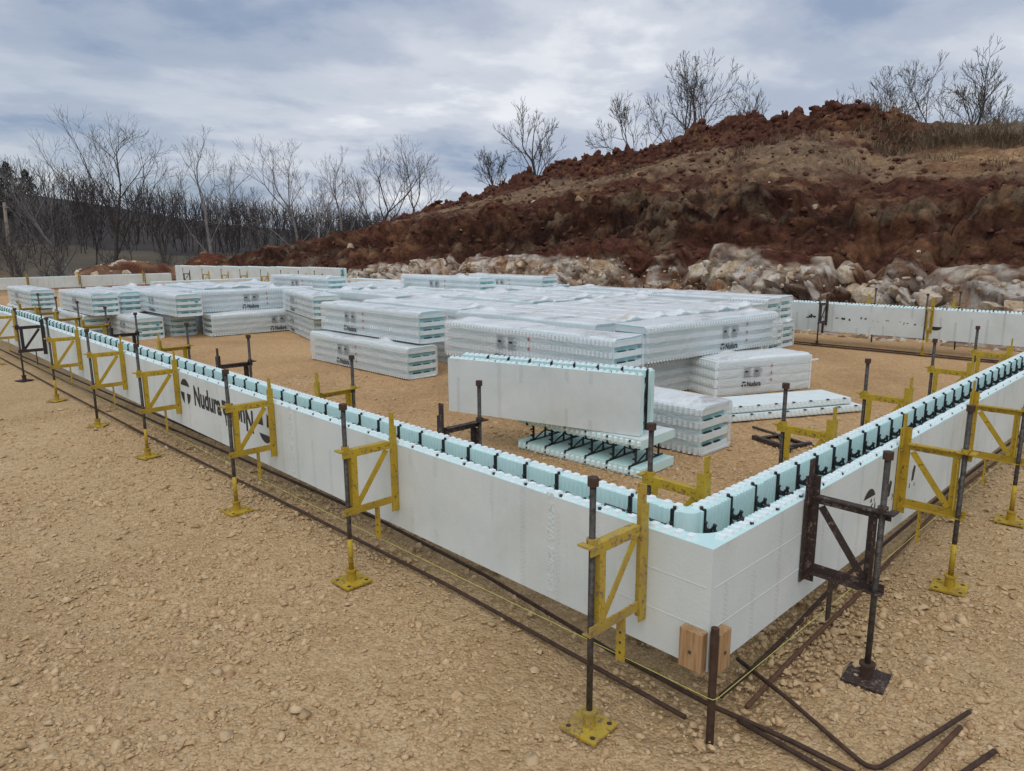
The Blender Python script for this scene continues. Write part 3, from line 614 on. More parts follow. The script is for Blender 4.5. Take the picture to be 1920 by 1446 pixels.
tie = MB(); tie.cyl((T-PT-.02, .33, .40), (T-PT-.02, A_+.22, .405), .002, n=4); ob('wire_tie', tie.mesh('wire_tie', ROD), cr)
gr = MB()
for zc in (.155, .31):
    gr.box((.02, -.0015, zc-.0012), (B_-.01, .001, zc+.0012)); gr.box((-.0015, .02, zc-.0012), (.001, A_-.01, zc+.0012))
ob('scored_line', gr.mesh('scored_line', FACE), cr)
# --- left wall, running away from the corner along +Y
lw = []
for i in range(6):
    lab = ['white foam wall block beside the corner block, pressed by a worn yellow bracket', 'white foam wall block printed with black lettering upright and upside down', 'third plain white foam block from the corner, in the long left wall', 'fourth plain white foam block from the corner, in the long left wall', 'fifth plain white foam block from the corner, in the long left wall', 'sixth plain white foam block from the corner, in the long left wall'][i]
    y0 = A_+i*FL; r_, po = form((0, y0+FL), -math.pi/2, lab, 'foam blocks of the long left wall'); lw.append((r_, po))
po = lw[1][1]     # local x runs towards -Y; outer face at y=0 seen from -Y side
def on_face(po, data, name, lx, lz, flip=False, d=-.0016):
    # text in XY plane -> face plane XZ; viewer looks along +y of the panel
    o = ob(name, data, po, (lx, d, lz), (math.pi/2, 0 if not flip else 0, 0))
    if flip: o.rotation_euler = (math.pi/2, math.pi, 0)
    return o

on_face(po, LOGO, 'printed_logo', .635, .225); on_face(po, SMEAR, 'smeared_print', 1.20, .25); on_face(po, LOGO, 'printed_logo', 1.72, .34, True)
EMB = text_mesh('ESR-2092  07/0034 S', .052, FACE, 'embossed_text', .0012)
o = ob('embossed_text', EMB, lw[0][1], (A_+FL-.735, -.0008, .03), (math.pi/2, -math.pi/2, 0))
o = ob('embossed_text', EMB, lw[1][1], (A_+2*FL-3.0, -.0008, .03), (math.pi/2, -math.pi/2, 0))
# --- right wall, running away along +X
for i in range(3):
    lab = ['white foam wall block with smudged black print behind the yellow bracket, right wall', 'white foam wall block farther along the right wall, past the printed one', 'farthest white foam block of the right wall at the picture edge'][i]
    r_, po = form((B_+i*FL, 0), 0, lab, 'foam blocks of the right wall')
    if i == 0:
        b = MB(); rg = random.Random(9)
        for q in range(26):
            xx = rg.uniform(0, .75); zz_ = rg.uniform(-.03, .05) - xx*.02; w_ = rg.uniform(.004, .02); h = rg.uniform(.004, .035); b.add([(xx, zz_, 0), (xx+w_, zz_, 0), (xx+w_*.8, zz_+h, 0), (xx+w_*.1, zz_+h*.8, 0)], [(0, 1, 2, 3)])
        for q in range(4):
            xx = .25+q*.12; b.add([(xx, 0, 0), (xx+.03, .0, 0), (xx+.05, .07, 0), (xx+.028, .085, 0), (xx+.005, .06, 0)], [(0, 1, 2, 3, 4)])
        p = [(.0+.085*math.cos(R(a)), .02+.085*math.sin(R(a)), 0) for a in range(28, 153, 12)]; b.add(p, [tuple(range(len(p)))])
        on_face(po, b.mesh('smudged_print', INK), 'smudged_print', .62, .21)
# --- far long wall opposite, seen from its inner side
X1 = 10.17
def inner_print():
    b = MB(); rg = random.Random(4)
    for q in range(46):
        xx = rg.choice([rg.uniform(0, .16), rg.uniform(.28, 1.0), rg.uniform(1.05, 1.9)]); zz_ = rg.uniform(-.02, .03); w_ = rg.uniform(.008, .035); h = rg.uniform(.006, .04 if xx < 1 else .02)
        b.add([(xx, zz_, 0), (xx+w_, zz_+.004, 0), (xx+w_, zz_+h, 0), (xx, zz_+h*.8, 0)], [(0, 1, 2, 3)])
    p = [(2.02+.09*math.cos(R(a)), .0+.07*math.sin(R(a)), 0) for a in range(190, 351, 16)]; b.add(p, [tuple(range(len(p)))])
    return b.mesh('smudged_print', INK)
for i in range(8):
    y0 = -.62+i*FL
    lab = ['far wall foam block at the right picture edge, below the brown rock', 'far wall foam block with smudged black print, between two braces', 'far wall foam block half hidden by the farthest wrapped bundle', None, None, None, None, None][i] or 'far wall foam block behind the wrapped bundles, %s from the right picture edge' % ORD[i]
    r_, po = form((X1+T, y0), math.pi/2, lab, 'foam blocks of the far long wall', webs=i < 3)
    if i == 1:
        q = ob('smudged_print', inner_print(), r_, (FL-.05, T+.0016, .21), (math.pi/2, 0, math.pi)); 
for i in range(6):
    y0 = 19.55+i*FL
    for c in range(2):
        nm = ['nearest', 'second', 'third', 'fourth', 'fifth', 'farthest'][i]
        r_, po = form((X1+T, y0), math.pi/2, '%s foam block in the %s course of the tall distant wall' % (nm, 'upper' if c else 'lower'), 'foam blocks of the tall distant wall', webs=(i == 0), z=WZ-.13+c*(FH+.001))
# --- end wall across the far end and a short cross wall
for i in range(4):
    form((i*FL+.29, 34.4), 0, '%s foam block of the low wall across the distant end' % ['leftmost', 'second', 'third', 'rightmost'][i], 'foam blocks of the distant end wall', webs=False, z=WZ)
form((6.1, 24.6), 0, 'low foam block before the tall distant wall, left one of two in line', 'foam blocks of the cross wall', webs=False, z=WZ-.05)
form((6.1+FL, 24.6), 0, 'low foam block before the tall distant wall, right one of two in line', 'foam blocks of the cross wall', webs=False, z=WZ-.05)

# ------------------------------------------------------------------ braces (adjustable steel brackets); local +x points away from the wall
_bc = {}
def brace_parts(mat, key):
    if key in _bc: return _bc[key]
    P = {}
    def mk(n, b, m=mat, smooth=False): P[n] = b.mesh(n, m, smooth)
    b = MB(); b.box((.003, -.023, .32), (.010, .0225, .775)); b.box((.010, .0165, .32), (.044, .0225, .775)); mk('wall_upright', b)
    b = MB(); b.box((.011, -.020, .655), (.018, .016, .845)); b.cyl((.018, -.002, .815), (.0195, -.002, .815), .006, n=8); mk('tongue', b)
    b = MB(); b.box((.0445, .010, .662), (.318, .0160, .700)); b.box((.0445, -.020, .6945), (.318, .0095, .700)); mk('upper_arm', b)
    b = MB(); b.box((.0445, .010, .365), (.318, .0160, .403)); b.box((.0445, -.020, .365), (.318, .0095, .3705)); mk('lower_arm', b)
    b = MB(); d = Vector((-.175, 0, .235)).normalized(); n = Vector((d.z, 0, -d.x)); p0 = Vector((.240, .0, .408)); p1 = Vector((.060, .0, .655))
    v = []
    for yy in (.0040, .0093):
        for p in (p0, p1):
            for sg in (-1, 1): v.append(p+n*(sg*.0145)+Vector((0, yy, 0)))
    b.add(v, [(0, 1, 3, 2), (4, 6, 7, 5), (0, 2, 6, 4), (1, 5, 7, 3), (0, 4, 5, 1), (2, 3, 7, 6)]); mk('diagonal', b)
    b = MB(); b.box((.238, .0105, .4035), (.270, .0155, .6615)); b.box((.265, -.016, .4035), (.2705, .010, .6615)); mk('post', b)
    b = MB(); b.cyl((.291, -.004, .02), (.291, -.004, .906), .0115, n=10); mk('threaded_rod', b, ROD, True)
    b = MB(); b.cyl((.291, -.004, .07), (.291, -.004, .235), .0128, n=10); mk('rod_sleeve', b, mat if mat in (YEL, YEL2) else ROD, True)
    b = MB(); b.cyl((.291, -.004, .905), (.291, -.004, .934), .021, n=6); mk('nut', b, REBAR)
    b = MB(); b.cyl((.291, -.004, .7005), (.291, -.004, .719), .020, n=8); b.box((.312, -.03, .697), (.338, .03, .7045)); mk('collar', b)
    b = MB(); b.cyl((.291, -.004, .010), (.291, -.004, .070), .023, n=14); b.cyl((.291, -.004, .062), (.291, -.004, .072), .030, n=14); mk('foot_cup', b, REBAR if mat in (RUST, DARK) else mat)
    b = MB(); b.box((-.076, -.076, 0), (.076, .076, .0095)); b.mi = 1
    for sx in (-1, 1):
        for sy in (-1, 1): b.cyl((sx*.052, sy*.052, .0085), (sx*.052, sy*.052, .0102), .010, n=10)
    P['base_plate'] = b.mesh('base_plate', [mat, REBAR])
    b = MB(); b.box((.120, -.019, .190), (.1265, .019, .3645)); b.mi = 1
    for zc in (.225, .265, .305): b.cyl((.1265, 0, zc), (.1278, 0, zc), .005, n=8)
    P['hanging_strap'] = b.mesh('hanging_strap', [mat, INK])
    _bc[key] = P; return P
def brace(x, y, rotz, kind, label, group, base_rot=None, tilt=0, far=False):
    mat = {'y': YEL, 'w': YEL2, 'd': RUST, 'k': DARK}[kind]; P = brace_parts(mat, kind)
    r = tag(ob('wall_brace', None, None, (x, y, float(gz(x, y))), (0, tilt, rotz)), label, 'brace', group); r.empty_display_size = .2
    for n in P:
        if far and n in ('hanging_strap', 'collar', 'base_plate', 'foot_cup', 'rod_sleeve'): continue
        if n == 'rod_sleeve' and label[:6] not in ('second', 'yellow'): continue
        if n == 'base_plate': ob(n, P[n], r, (.291, -.004, .002), (0, 0, base_rot if base_rot is not None else rng.uniform(0, 1.5)))
        elif n == 'threaded_rod': ob(n, P[n], r, (0, 0, 0))
        else: ob(n, P[n], r)
    return r
G1 = 'braces outside the left wall'
for y_, k_, l_, br in [(.285, 'w', 'worn yellow brace nearest the corner, outside the left wall', .08), (1.86, 'y', 'second yellow brace from the corner, outside the left wall', .05), (3.25, 'y', 'yellow brace standing over the upside-down black lettering', .1), (4.97, 'y', 'yellow brace just before the black lettering, fourth from the corner', .3), (6.40, 'y', 'fifth yellow brace from the corner, outside the left wall', .9), (8.0, 'y', 'yellow brace next to the dark one, sixth outside the left wall', .6), (9.7, 'k', 'dark brown brace among the yellow ones outside the left wall', .4), (11.5, 'y', 'yellow brace past the dark one at the picture edge', .2)]:
    brace(-.0005, y_, math.pi, k_, l_, G1, br)
G2 = 'braces inside the left wall'
for y_, k_, l_ in [(1.85, 'd', 'rusty brace inside the left wall, beside the standing foam block'), (3.2, 'y', 'yellow brace inside the left wall before the bare gravel'), (4.87, 'd', 'dark rusty brace inside the left wall between two yellow ones'), (6.3, 'y', 'yellow brace inside the left wall below the stacked bundles'), (7.9, 'd', 'dark brace inside the left wall beside the low wrapped bundle'), (9.1, 'y', 'yellow brace inside the left wall, next beyond the dark one'), (10.45, 'y', 'yellow brace inside the left wall, second beyond the dark one'), (11.7, 'y', 'yellow brace inside the left wall, third beyond the dark one'), (12.9, 'y', 'yellow brace inside the left wall at the picture edge')]:
    brace(T+.0005, y_, 0, k_, l_, G2)
G3 = 'braces outside the right wall'
for x_, k_, l_, br in [(.715, 'd', 'brown rusty brace outside the right wall beside the corner', .12), (1.80, 'y', 'yellow brace outside the right wall before the smudged print', .15), (3.04, 'y', 'yellow brace outside the right wall at the picture edge', .1)]:
    brace(x_, -.0005, -math.pi/2, k_, l_, G3, br)
G4 = 'braces inside the right wall'
for x_, k_, l_ in [(.445, 'y', 'yellow brace inside the corner, nearest inside the right wall'), (1.71, 'y', 'second yellow brace inside the right wall, above the fallen bracket'), (2.9, 'y', 'third yellow brace inside the right wall'), (4.31, 'y', 'fourth yellow brace inside the right wall'), (5.55, 'y', 'fifth yellow brace inside the right wall, at the picture edge')]:
    brace(x_, T+.0005, math.pi/2, k_, l_, G4)
G5 = 'braces along the far long wall'
brace(X1-.0005, 3.85, math.pi, 'd', 'dark thin brace on the far wall beside smudged lettering', G5)
brace(X1-.0005, 2.25, math.pi, 'y', 'yellow brace on the far wall in front of the rock', G5)
for y_, k_, l_ in [(3.3, 'y', 'yellow brace tip showing above the far wall near the dark brace'), (2.05, 'y', 'yellow brace tip showing above the far wall near the yellow brace')]:
    brace(X1+T+.0005, y_, 0, k_, l_, G5, far=True)
for i, y_ in enumerate([6.2, 7.6, 9.0, 10.6, 12.4]): brace(X1-.0005, y_, math.pi, 'k', 'dark rod tip sticking up behind the bundles, %s from the right' % ORD[i], 'rod tips behind the bundles', far=True)
G6 = 'small braces before the tall distant wall'
for i, y_ in enumerate([20.6, 21.7, 23.0, 24.6, 26.4, 28.2, 30.2, 32.4]):
    brace(X1-.0005, y_, math.pi, 'd' if i in (0, 7) else 'y', '%s small brace from the right before the tall distant wall' % ORD[i], G6, far=True)
for i, x_ in enumerate([2.7, 4.3, 6.2, 8.8]):
    brace(x_, 34.4-.0005, -math.pi/2, 'y', '%s tiny brace from the left on the distant end wall' % ORD[i], 'tiny braces on the distant end wall', far=True)
# fallen rusty bracket on the gravel inside
r = tag(ob('fallen_bracket', None, None, (3.68, 1.62, .012), (R(90), 0, R(-20))), 'rusty bracket lying flat on the gravel behind the yellow brace', 'bracket')
for n in ('wall_upright', 'upper_arm', 'lower_arm', 'diagonal', 'post', 'threaded_rod', 'nut'):
    ob(n, brace_parts(RUST, 'd')[n], r, (-.05, -.0, -.45))

# ------------------------------------------------------------------ stake, blocks, string, reinforcing bars
st = tag(ob('steel_stake', None, None, (-.022, -.036, 0)), 'rusty steel stake driven in at the corner between two wooden blocks', 'stake')
b = MB(); b.cyl((0, 0, -.05), (.002, .003, .41), .0140, n=10); ob('shaft', b.mesh('shaft', REBAR), st)
def block(loc, dims, rz, label):
    b = MB(); b.box((-dims[0]/2, -dims[1]/2, 0), (dims[0]/2, dims[1]/2, dims[2])); me = b.mesh('wood_block', WOOD); o = ob('wood_block', me, None, loc, (0, 0, rz)); tag(o, label, 'wood block', 'wood blocks at the corner')
    bv = o.modifiers.new('bevel', 'BEVEL'); bv.width = .003; bv.segments = 2
    s_ = MB(); s_.cyl((0, -dims[1]/2-.003, dims[2]*.46), (0, -dims[1]/2+.002, dims[2]*.46), .0065, n=10); ob('screw_head', s_.mesh('screw_head', ROD), o); return o
block((-.0205, .049, .224), (.090, .038, .148), -math.pi/2, 'wooden block with a bright screw left of the corner stake')
block((.044, -.0205, .224), (.078, .038, .150), 0, 'narrower wooden block right of the corner stake')
b = MB(); pts = [(-.13, 14, .15), (-.10, 6, .155), (-.085, 2.5, .155), (-.043, -.035, .155), (-.040, -.050, .155), (-.022, -.057, .155), (1.2, -.062, .155), (9, -.05, .155)]
b.path(pts, .0012, 4); tag(ob('string_line', b.mesh('string_line', STRING)), 'thin yellow string line stretched past the corner stake', 'string')
def rebar(pts, label, r=.0085, mat=REBAR, group='reinforcing bars on the gravel'):
    b = MB(); b.path([(p[0], p[1], (p[2] if len(p) > 2 else r+.002)+float(gz(p[0], p[1]))) for p in pts], r, 7); tag(ob('reinforcing_bar', b.mesh('reinforcing_bar', mat, True)), label, 'rebar', group)
rebar([(-.013, .07), (.005, .788), (.02, 1.5), (.003, 2.4), (-.008, 2.97), (-.10, 6.1)], 'reinforcing bar along the left wall ending free short of the stake', .0095)
rebar([(-.105, 5.7, .026), (-.13, 9), (-.17, 14)], 'reinforcing bar continuing far along the left wall, outermost', .0095)
rebar([(.134, -.9), (.138, -.25), (.113, .05), (.131, .48), (.152, .67), (.228, 1.43), (.266, 2.48), (.243, 3.44), (.15, 6.0)], 'long reinforcing bar running under the left wall and past the stake', .0095)
rebar([(.13, 5.6, .028), (.07, 9), (.02, 14.5)], 'reinforcing bar far along the left wall, nearest to it', .0095)
rebar([(.315, 1.4), (.316, 2.15), (.32, 2.95), (.33, 3.6), (.22, 8), (.10, 13)], 'reinforcing bar in the shade under the left wall', .0095)
rebar([(.108, -.07), (.094, -.27), (.084, -.40), (.05, -.75)], 'reinforcing bar crossing the lower edge beside the long one', .0095)
rebar([(.19, .045), (.39, .046), (.81, .068), (1.36, .11), (3.6, .14), (6, .12)], 'reinforcing bar under the right wall starting behind the stake', .0095)
rebar([(.20, -.056), (.60, -.031), (1.34, -.01), (3.2, .09), (6, .05)], 'orange-brown reinforcing bar outside the right wall', .0095, mat=REBAR2)
rebar([(.45, .12, .02), (.332, -.156, .026), (.247, -.37), (.205, -.462), (.202, -.480), (.210, -.500), (.228, -.514), (.259, -.522), (.45, -.572, .016), (.723, -.643, .03)], 'bent reinforcing bar curving from the wall across the gravel', .0085)
rebar([(.05, -.577), (.288, -.602), (.45, -.62), (.636, -.639)], 'straight reinforcing bar end beside the bent bar', .009, mat=REBAR2)
rebar([(.10, -.64), (.253, -.677), (.401, -.712), (.579, -.754)], 'short reinforcing bar end in the lower right corner', .009)
rebar([(9.95, -.5), (10.0, 3), (9.9, 6)], 'reinforcing bar along the far wall, inner one', .012)
rebar([(9.80, -.5), (9.78, 3), (9.7, 5.2)], 'reinforcing bar along the far wall, outer one', .012)
b = MB(); b.box((0, 0, .002), (.16, .05, .022)); tag(ob('foam_scrap', b.mesh('foam_scrap', WHITEF), None, (8.4, 3.2, 0), (0, .15, 2.2)), 'small white foam scrap on the gravel before the far wall', 'scrap')

# ------------------------------------------------------------------ wrapped bundles of folded forms
def bundle_panel():
    b = MB(); t = .054; b.box((0, .008, 0), (FL, FH-.008, t)); b.m = [0, 0, 1, 0, 1, 0]
    for i in range(48):
        xc = (i+.5)*FL/48
        for (y0, y1) in ((-.0146, .008), (FH-.008, FH+.0146)): b.box((xc-.012, y0, .006), (xc+.012, y1, t+.004))
    b.m = b.m[:6]+[2]*(len(b.f)-6); return b.mesh('folded_panel', [WHITEF, EDGE, NUB])
BP = bundle_panel()
b = MB(); b.box((.03, .035, .01), (FL-.03, FH-.035, .39)); b.mi = 1
for z in (.062, .166, .270):
    for xa in (.012, FL-.030):
        b.box((xa, .10, z+.004), (xa+.02, .22, z+.012)); b.box((xa, .27, z+.002), (xa+.02, .36, z+.010))
CORE = b.mesh('core', [DTEAL, WEB])
def wrap_mesh(seed, h, L=FL, W=FH):
    rg = np.random.default_rng(seed); mg = .016; rr = .055
    prof = []
    cor = [(W+mg-rr, h+mg-rr, 0), (-mg+rr, h+mg-rr, 90), (-mg+rr, -.002+rr*.6, 180), (W+mg-rr, -.002+rr*.6, 270)]
    for k_, (cy, cz, a0) in enumerate(cor):
        for q in range(5):
            a = R(a0+90*q/4); prof.append((cy+rr*math.cos(a), cz+rr*(1 if k_ < 2 else .6)*math.sin(a)))
        ny, nz_, na = cor[(k_+1) % 4]; a = R(a0+90); b_ = R(na)
        p0 = np.array(prof[-1]); p1 = np.array((ny+rr*math.cos(b_), nz_+rr*(1 if (k_+1) % 4 < 2 else .6)*math.sin(b_)))
        for q in range(1, 6): prof.append(tuple(p0+(p1-p0)*q/6))
    prof = np.array(prof); n = len(prof); c = np.array([W/2, h/2])
    xs = [(-.006, .91), (-.024, .955), (-.020, .99), (-.008, 1.0)]+[(v, 1.0) for v in np.linspace(.06, L-.06, 30)]+[(L+.008, 1.0), (L+.020, .99), (L+.024, .955), (L+.006, .91)]
    V = []
    for (xv, sc_) in xs:
        k2 = sc_ if sc_ > .97 else sc_+rg.uniform(-.03, .02)
        for p in prof: V.append((xv, *(c+(p-c)*np.array([k2, k2]))))
    V = np.array(V); nrm = V.copy(); nrm[:, 0] = 0; nrm[:, 1] -= W/2; nrm[:, 2] -= h/2; nrm /= np.linalg.norm(nrm, axis=1)[:, None]+1e-6
    V += nrm*(.0035*fbm(V*6+seed*9, 3, seed)+.007*np.clip(fbm(V*np.array([2.2, 7, 7])+seed*5, 2, seed+1)-.15, 0, 1))[:, None]
    top = np.clip((V[:, 2]-(h-.02))/.02, 0, 1)
    V[:, 2] += top*(.022*np.clip(fbm(V*np.array([1.2, 3, 0])+seed, 3, seed+4), -.2, 1))
    for _ in range(rg.integers(1, 3)):        # slack plastic standing up in little tents
        px = rg.choice([rg.uniform(.0, .25), rg.uniform(L-.25, L), rg.uniform(.3, L-.3)]); py = rg.uniform(.05, W-.05); hh = rg.uniform(.03, .085)
        d = np.hypot((V[:, 0]-px)/.16, (V[:, 1]-py)/.12); V[:, 2] += top*hh*np.clip(1-d, 0, 1)
    bb = V[:, 2] < .02; V[bb, 2] = np.maximum(V[bb, 2], .003)
    F = []
    for i in range(len(xs)-1):
        for k_ in range(n): F.append((i*n+k_, i*n+(k_+1) % n, (i+1)*n+(k_+1) % n, (i+1)*n+k_))
    return V, np.array(F)[:, ::-1]
BH = .40
WR = [npmesh('wrap', *wrap_mesh(s_, BH), WRAP, True) for s_ in range(5)]; WRS = [npmesh('wrap', *wrap_mesh(s_, BH), WRAP2, True) for s_ in (5, 6)]
WRT = [npmesh('wrap', *wrap_mesh(s_, .80), WRAP, True) for s_ in (11, 12, 13, 14)]+[npmesh('wrap', *wrap_mesh(15, .80), WRAP2, True)]
b = MB()
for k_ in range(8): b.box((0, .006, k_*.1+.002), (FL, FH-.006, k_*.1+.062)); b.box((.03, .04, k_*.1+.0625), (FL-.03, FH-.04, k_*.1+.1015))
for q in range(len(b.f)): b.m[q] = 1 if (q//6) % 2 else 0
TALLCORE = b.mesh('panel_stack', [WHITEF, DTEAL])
def label_mesh(seed, vertical=False):
    t = text_mesh('Nudura', .085, INK, 'tmp'); b = MB(); b.add([(v.co[0]*.9, v.co[1]*1.15, 0) for v in t.vertices], [tuple(p.vertices) for p in t.polygons]); logo_mb(b, -.055, .033, .042); bpy.data.meshes.remove(t)
    rg = random.Random(seed); b.mi = 1
    for cc_ in range(2):
        x0 = -.06+cc_*.17
        for q in range(11):
            z0 = .13+q*.0135; w_ = rg.uniform(.08, .15); b.add([(x0, z0, 0), (x0+w_, z0, 0), (x0+w_, z0+.006, 0), (x0, z0+.006, 0)], [(0, 1, 2, 3)])
        b.mi = 0; b.add([(x0+.02, .20, .0006), (x0+.07, .20, .0006), (x0+.07, .222, .0006), (x0+.02, .222, .0006)], [(0, 1, 2, 3)]); b.mi = 1
    b.mi = 2
    for q in range(3):
        p = [(.42+.014*math.cos(R(a)), .07+q*.10+.020*math.sin(R(a)), 0) for a in range(0, 360, 40)]; b.add(p, [tuple(range(9))])
    return b.mesh('printed_label', [INK, INK2, RED])
LAB = [label_mesh(i) for i in range(2)]
b = MB(); b.box((0, 0, 0), (.055, .003, .035)); TAG = b.mesh('blue_tag', BLUE)
def bundle(x, y, rz, z, label, group, wi, side=None, flip=False, tall=False, stained=False, lx=None, tagp=False):
    """origin: low corner; local x along the bundle"""
    r = tag(ob('wrapped_bundle', None, None, (x, y, z+float(gz(x, y))), (0, 0, rz)), label, 'wrapped bundle', group); r.empty_display_size = .2
    if tall:
        ob('wrap', WRT[wi % 5], r); ob('panel_stack', TALLCORE, r); return r
    ob('wrap', (WRS[wi % 2] if stained else WR[wi % 5]), r); ob('core', CORE, r)
    for k_ in range(4): ob('folded_panel', BP, r, (0, 0, .005+k_*.108))
    if side:
        lx = FL*.42 if lx is None else lx
        if side == 'near': o = ob('printed_label', LAB[wi % 2], r, (lx, -.0285, .045), (math.pi/2, 0, 0))
        else: o = ob('printed_label', LAB[wi % 2], r, (lx, FH+.0285, .045), (math.pi/2, 0, math.pi))
        if flip: o.rotation_euler = (math.pi/2, math.pi, 0 if side == 'near' else math.pi); o.location.z = .35
    if tagp: ob('blue_tag', TAG, r, (FL+.037, .33, .25), (0, 0, math.pi/2))
    return r
HPI = math.pi/2; GB = 'wrapped bundles near the front'; GS = 'wrapped bundles of the left stack'; GF = 'wrapped bundles of the packed field'
# -90 degrees: local x -> -Y, local y -> +X; near end of the bundle is its x=FL end
def by(x, ynear, z, label, group, wi, a=0, **k): return bundle(x, ynear+FL, -HPI+R(a), z, label, group, wi, **k)
by(3.20, 6.20, 0, 'lower wrapped bundle with printed label, left of the front stack', GB, 0, side='near', lx=.85)
by(3.43, 6.25, .43, 'upper wrapped bundle with black lettering on the two-high stack, left of centre', GB, 1, side='near', lx=.75)
by(2.88, 1.80, 0, 'low wrapped bundle lying right behind the standing foam block', GB, 2)
by(3.42, 3.05, 0, 'lower wrapped bundle hidden behind the standing foam block', GB, 3)
by(3.15, 2.90, .42, 'front wrapped bundle with a label, right above the standing foam block', GB, 3, side='near', lx=.95)
bundle(4.20, 3.27, R(-6), .42, 'upper wrapped bundle with three red marks facing right, before the far wall', GB, 4, side='near', lx=1.35, tagp=True)
bundle(4.16, 3.42, R(-5), 0, 'lower wrapped bundle under the one with red marks', GB, 0)
by(8.50, 4.10, .42, 'far right upper bundle with upside-down lettering', GB, 1, side='near', flip=True, lx=1.3, tagp=True)
by(8.52, 4.05, 0, 'far right lower bundle below the upside-down lettering', GB, 2)
by(9.12, 4.20, .42, 'rightmost upper bundle closest to the far wall', GB, 3)
by(9.14, 4.15, 0, 'rightmost lower bundle closest to the far wall', GB, 4, tagp=True)
a_ = -15
bundle(4.20+.62, 10.35+2.36, -HPI+R(a_), 0, 'lower bundle turned askew behind the front stack', GB, 1, side='near', lx=.7)
bundle(4.10+.62, 10.15+2.36, -HPI+R(a_), .42, 'upper bundle turned askew behind the front stack, lettering on its side', GB, 2, side='near', lx=.8)
# left stack
by(2.08, 13.05, 0, 'lower bundle of the left stack with blue tag on its striped end', GS, 0, side='near', lx=1.6, tagp=True)
by(2.72, 13.15, 0, 'lower bundle of the left stack second from the blue tag', GS, 1)
by(3.36, 13.40, 0, 'lower bundle of the left stack in the dark gap', GS, 2)
by(2.62, 12.50, .42, 'upper bundle of the left stack with label, above the blue tag one', GS, 3, side='near', lx=1.1, tagp=True)
by(1.66, 14.15, .42, 'upper bundle of the left stack with open striped end, left of the labelled one', GS, 4, side='near', lx=1.2)
by(1.60, 14.60, 0, 'lower bundle under the striped end of the left stack', GS, 0, side='near', lx=1.2)
by(2.24, 14.45, .42, 'narrow upper bundle end squeezed between two in the left stack', GS, 1)
by(1.30, 17.5, .42, 'farthest left upper bundle with striped end by the picture edge', GS, 2, side='near', lx=1.0)
by(1.26, 17.6, 0, 'farthest left lower bundle by the picture edge', GS, 3)
bundle(3.22, 12.42, R(-2), 0, 'lower bundle lying crosswise with its long side facing out', GS, 4, side='near', lx=1.2)
bundle(3.10, 12.90, R(-2), .42, 'upper bundle lying crosswise with red marks on its long side', GS, 0, side='near', lx=1.0)
# the packed field: columns of tall bundles, row by row away from the camera
rows = [(3.95, 4.0, [4.22, 4.72, 5.22, 5.72, 6.22, 6.72, 7.22, 7.72]), (6.6, 6.6, [4.35, 4.86, 5.37, 5.88, 6.39, 6.9, 7.41, 7.92, 8.43, 8.94, 9.45]), (9.25, 9.25, [5.15, 5.66, 6.17, 6.68, 7.2, 7.71, 8.22, 8.73, 9.24]), (12.0, 12.0, [5.6, 6.12, 6.64, 7.16, 7.68, 8.2, 8.72, 9.24]), (15.0, 15.0, [2.9, 3.5, 4.1, 4.7, 5.3, 5.9, 6.5, 7.1])]
for ri, (y0, _, xs_) in enumerate(rows):
    for ci, xv in enumerate(xs_):
        zo = float(rng.uniform(-.05, .015)); 
        by(xv+float(rng.uniform(-.015, .015)), y0+float(rng.uniform(-.06, .06)), zo if ri else -.01, 'wrapped bundle in the %s row of the packed field, %s from the left' % (ORD[ri], ORD[ci]), GF, int(rng.integers(4)) if not (ri == 0 and ci in (1, 2, 3)) else 4, a=float(rng.uniform(-.5, .5)), tall=True)
for (xv, yv, a, z, l, kk) in [(7.3, 9.6, 3, .80, 'extra bundle lying on the packed field, left one far back', 0), (9.0, 9.3, -2, .77, 'extra bundle lying on the packed field, right one far back', 1), (5.7, 12.6, 2, .79, 'extra bundle lying on the packed field behind the askew stack', 2)]:
    q = by(xv, yv, z-.17, l, GF, kk, a=a, side='near')
# short bundle of corner forms, half unwrapped
cb = tag(ob('corner_form_bundle', None, None, (4.985, 2.90, 0), (0, 0, R(-23))), 'short half-unwrapped bundle of foam corner forms below the red-marked bundle', 'wrapped bundle')
for k_ in range(4):
    b = MB(); b.box((0, 0, k_*.102+.003), (1.36, .52, k_*.102+.098))
    for i in range(26): b.box((.03+i*.0508, -.010, k_*.102+.025), (.055+i*.0508, .002, k_*.102+.075))
    for i in range(9): b.box((-.010, .03+i*.0508, k_*.102+.03), (.001, .05+i*.0508, k_*.102+.07))
    ob('folded_panel', b.mesh('folded_panel', NUB), cb)
V, F = wrap_mesh(31, BH+.01, 1.25, .52); V[:, 0] += .06; ob('wrap', npmesh('wrap', V, F, WRAP, True), cb); ob('printed_label', LAB[0], cb, (.42, -.030, .10), (HPI, 0, 0), (.8, .8, .8))
# two loose panels lying flat
for i, (lx, ly, rz, l) in enumerate([(3.62, 2.42, -27.5, 'lower of two loose white foam panels lying flat on the gravel'), (3.55, 2.50, -27.0, 'upper of two loose white foam panels lying flat on the gravel')]):
    b = MB(); b.box((0, 0, 0), (2.05, .44, .06)); b.mi = 1
    for q in range(40): b.box((.025+q*.0508, -.011, .014), (.050+q*.0508, .001, .048))
    for q in range(8): b.box((2.049, .03+q*.0508, .014), (2.060, .055+q*.0508, .048))
    b.mi = 2
    for q in range(10): b.box((.12+q*.2032, -.013, .058), (.145+q*.2032, .01, .066))
    tag(ob('loose_panel', b.mesh('loose_panel', [WHITEF, NUB, WEB]), None, (lx, ly, .008+i*.072), (0, 0, R(rz))), l, 'foam panel', 'loose foam panels')
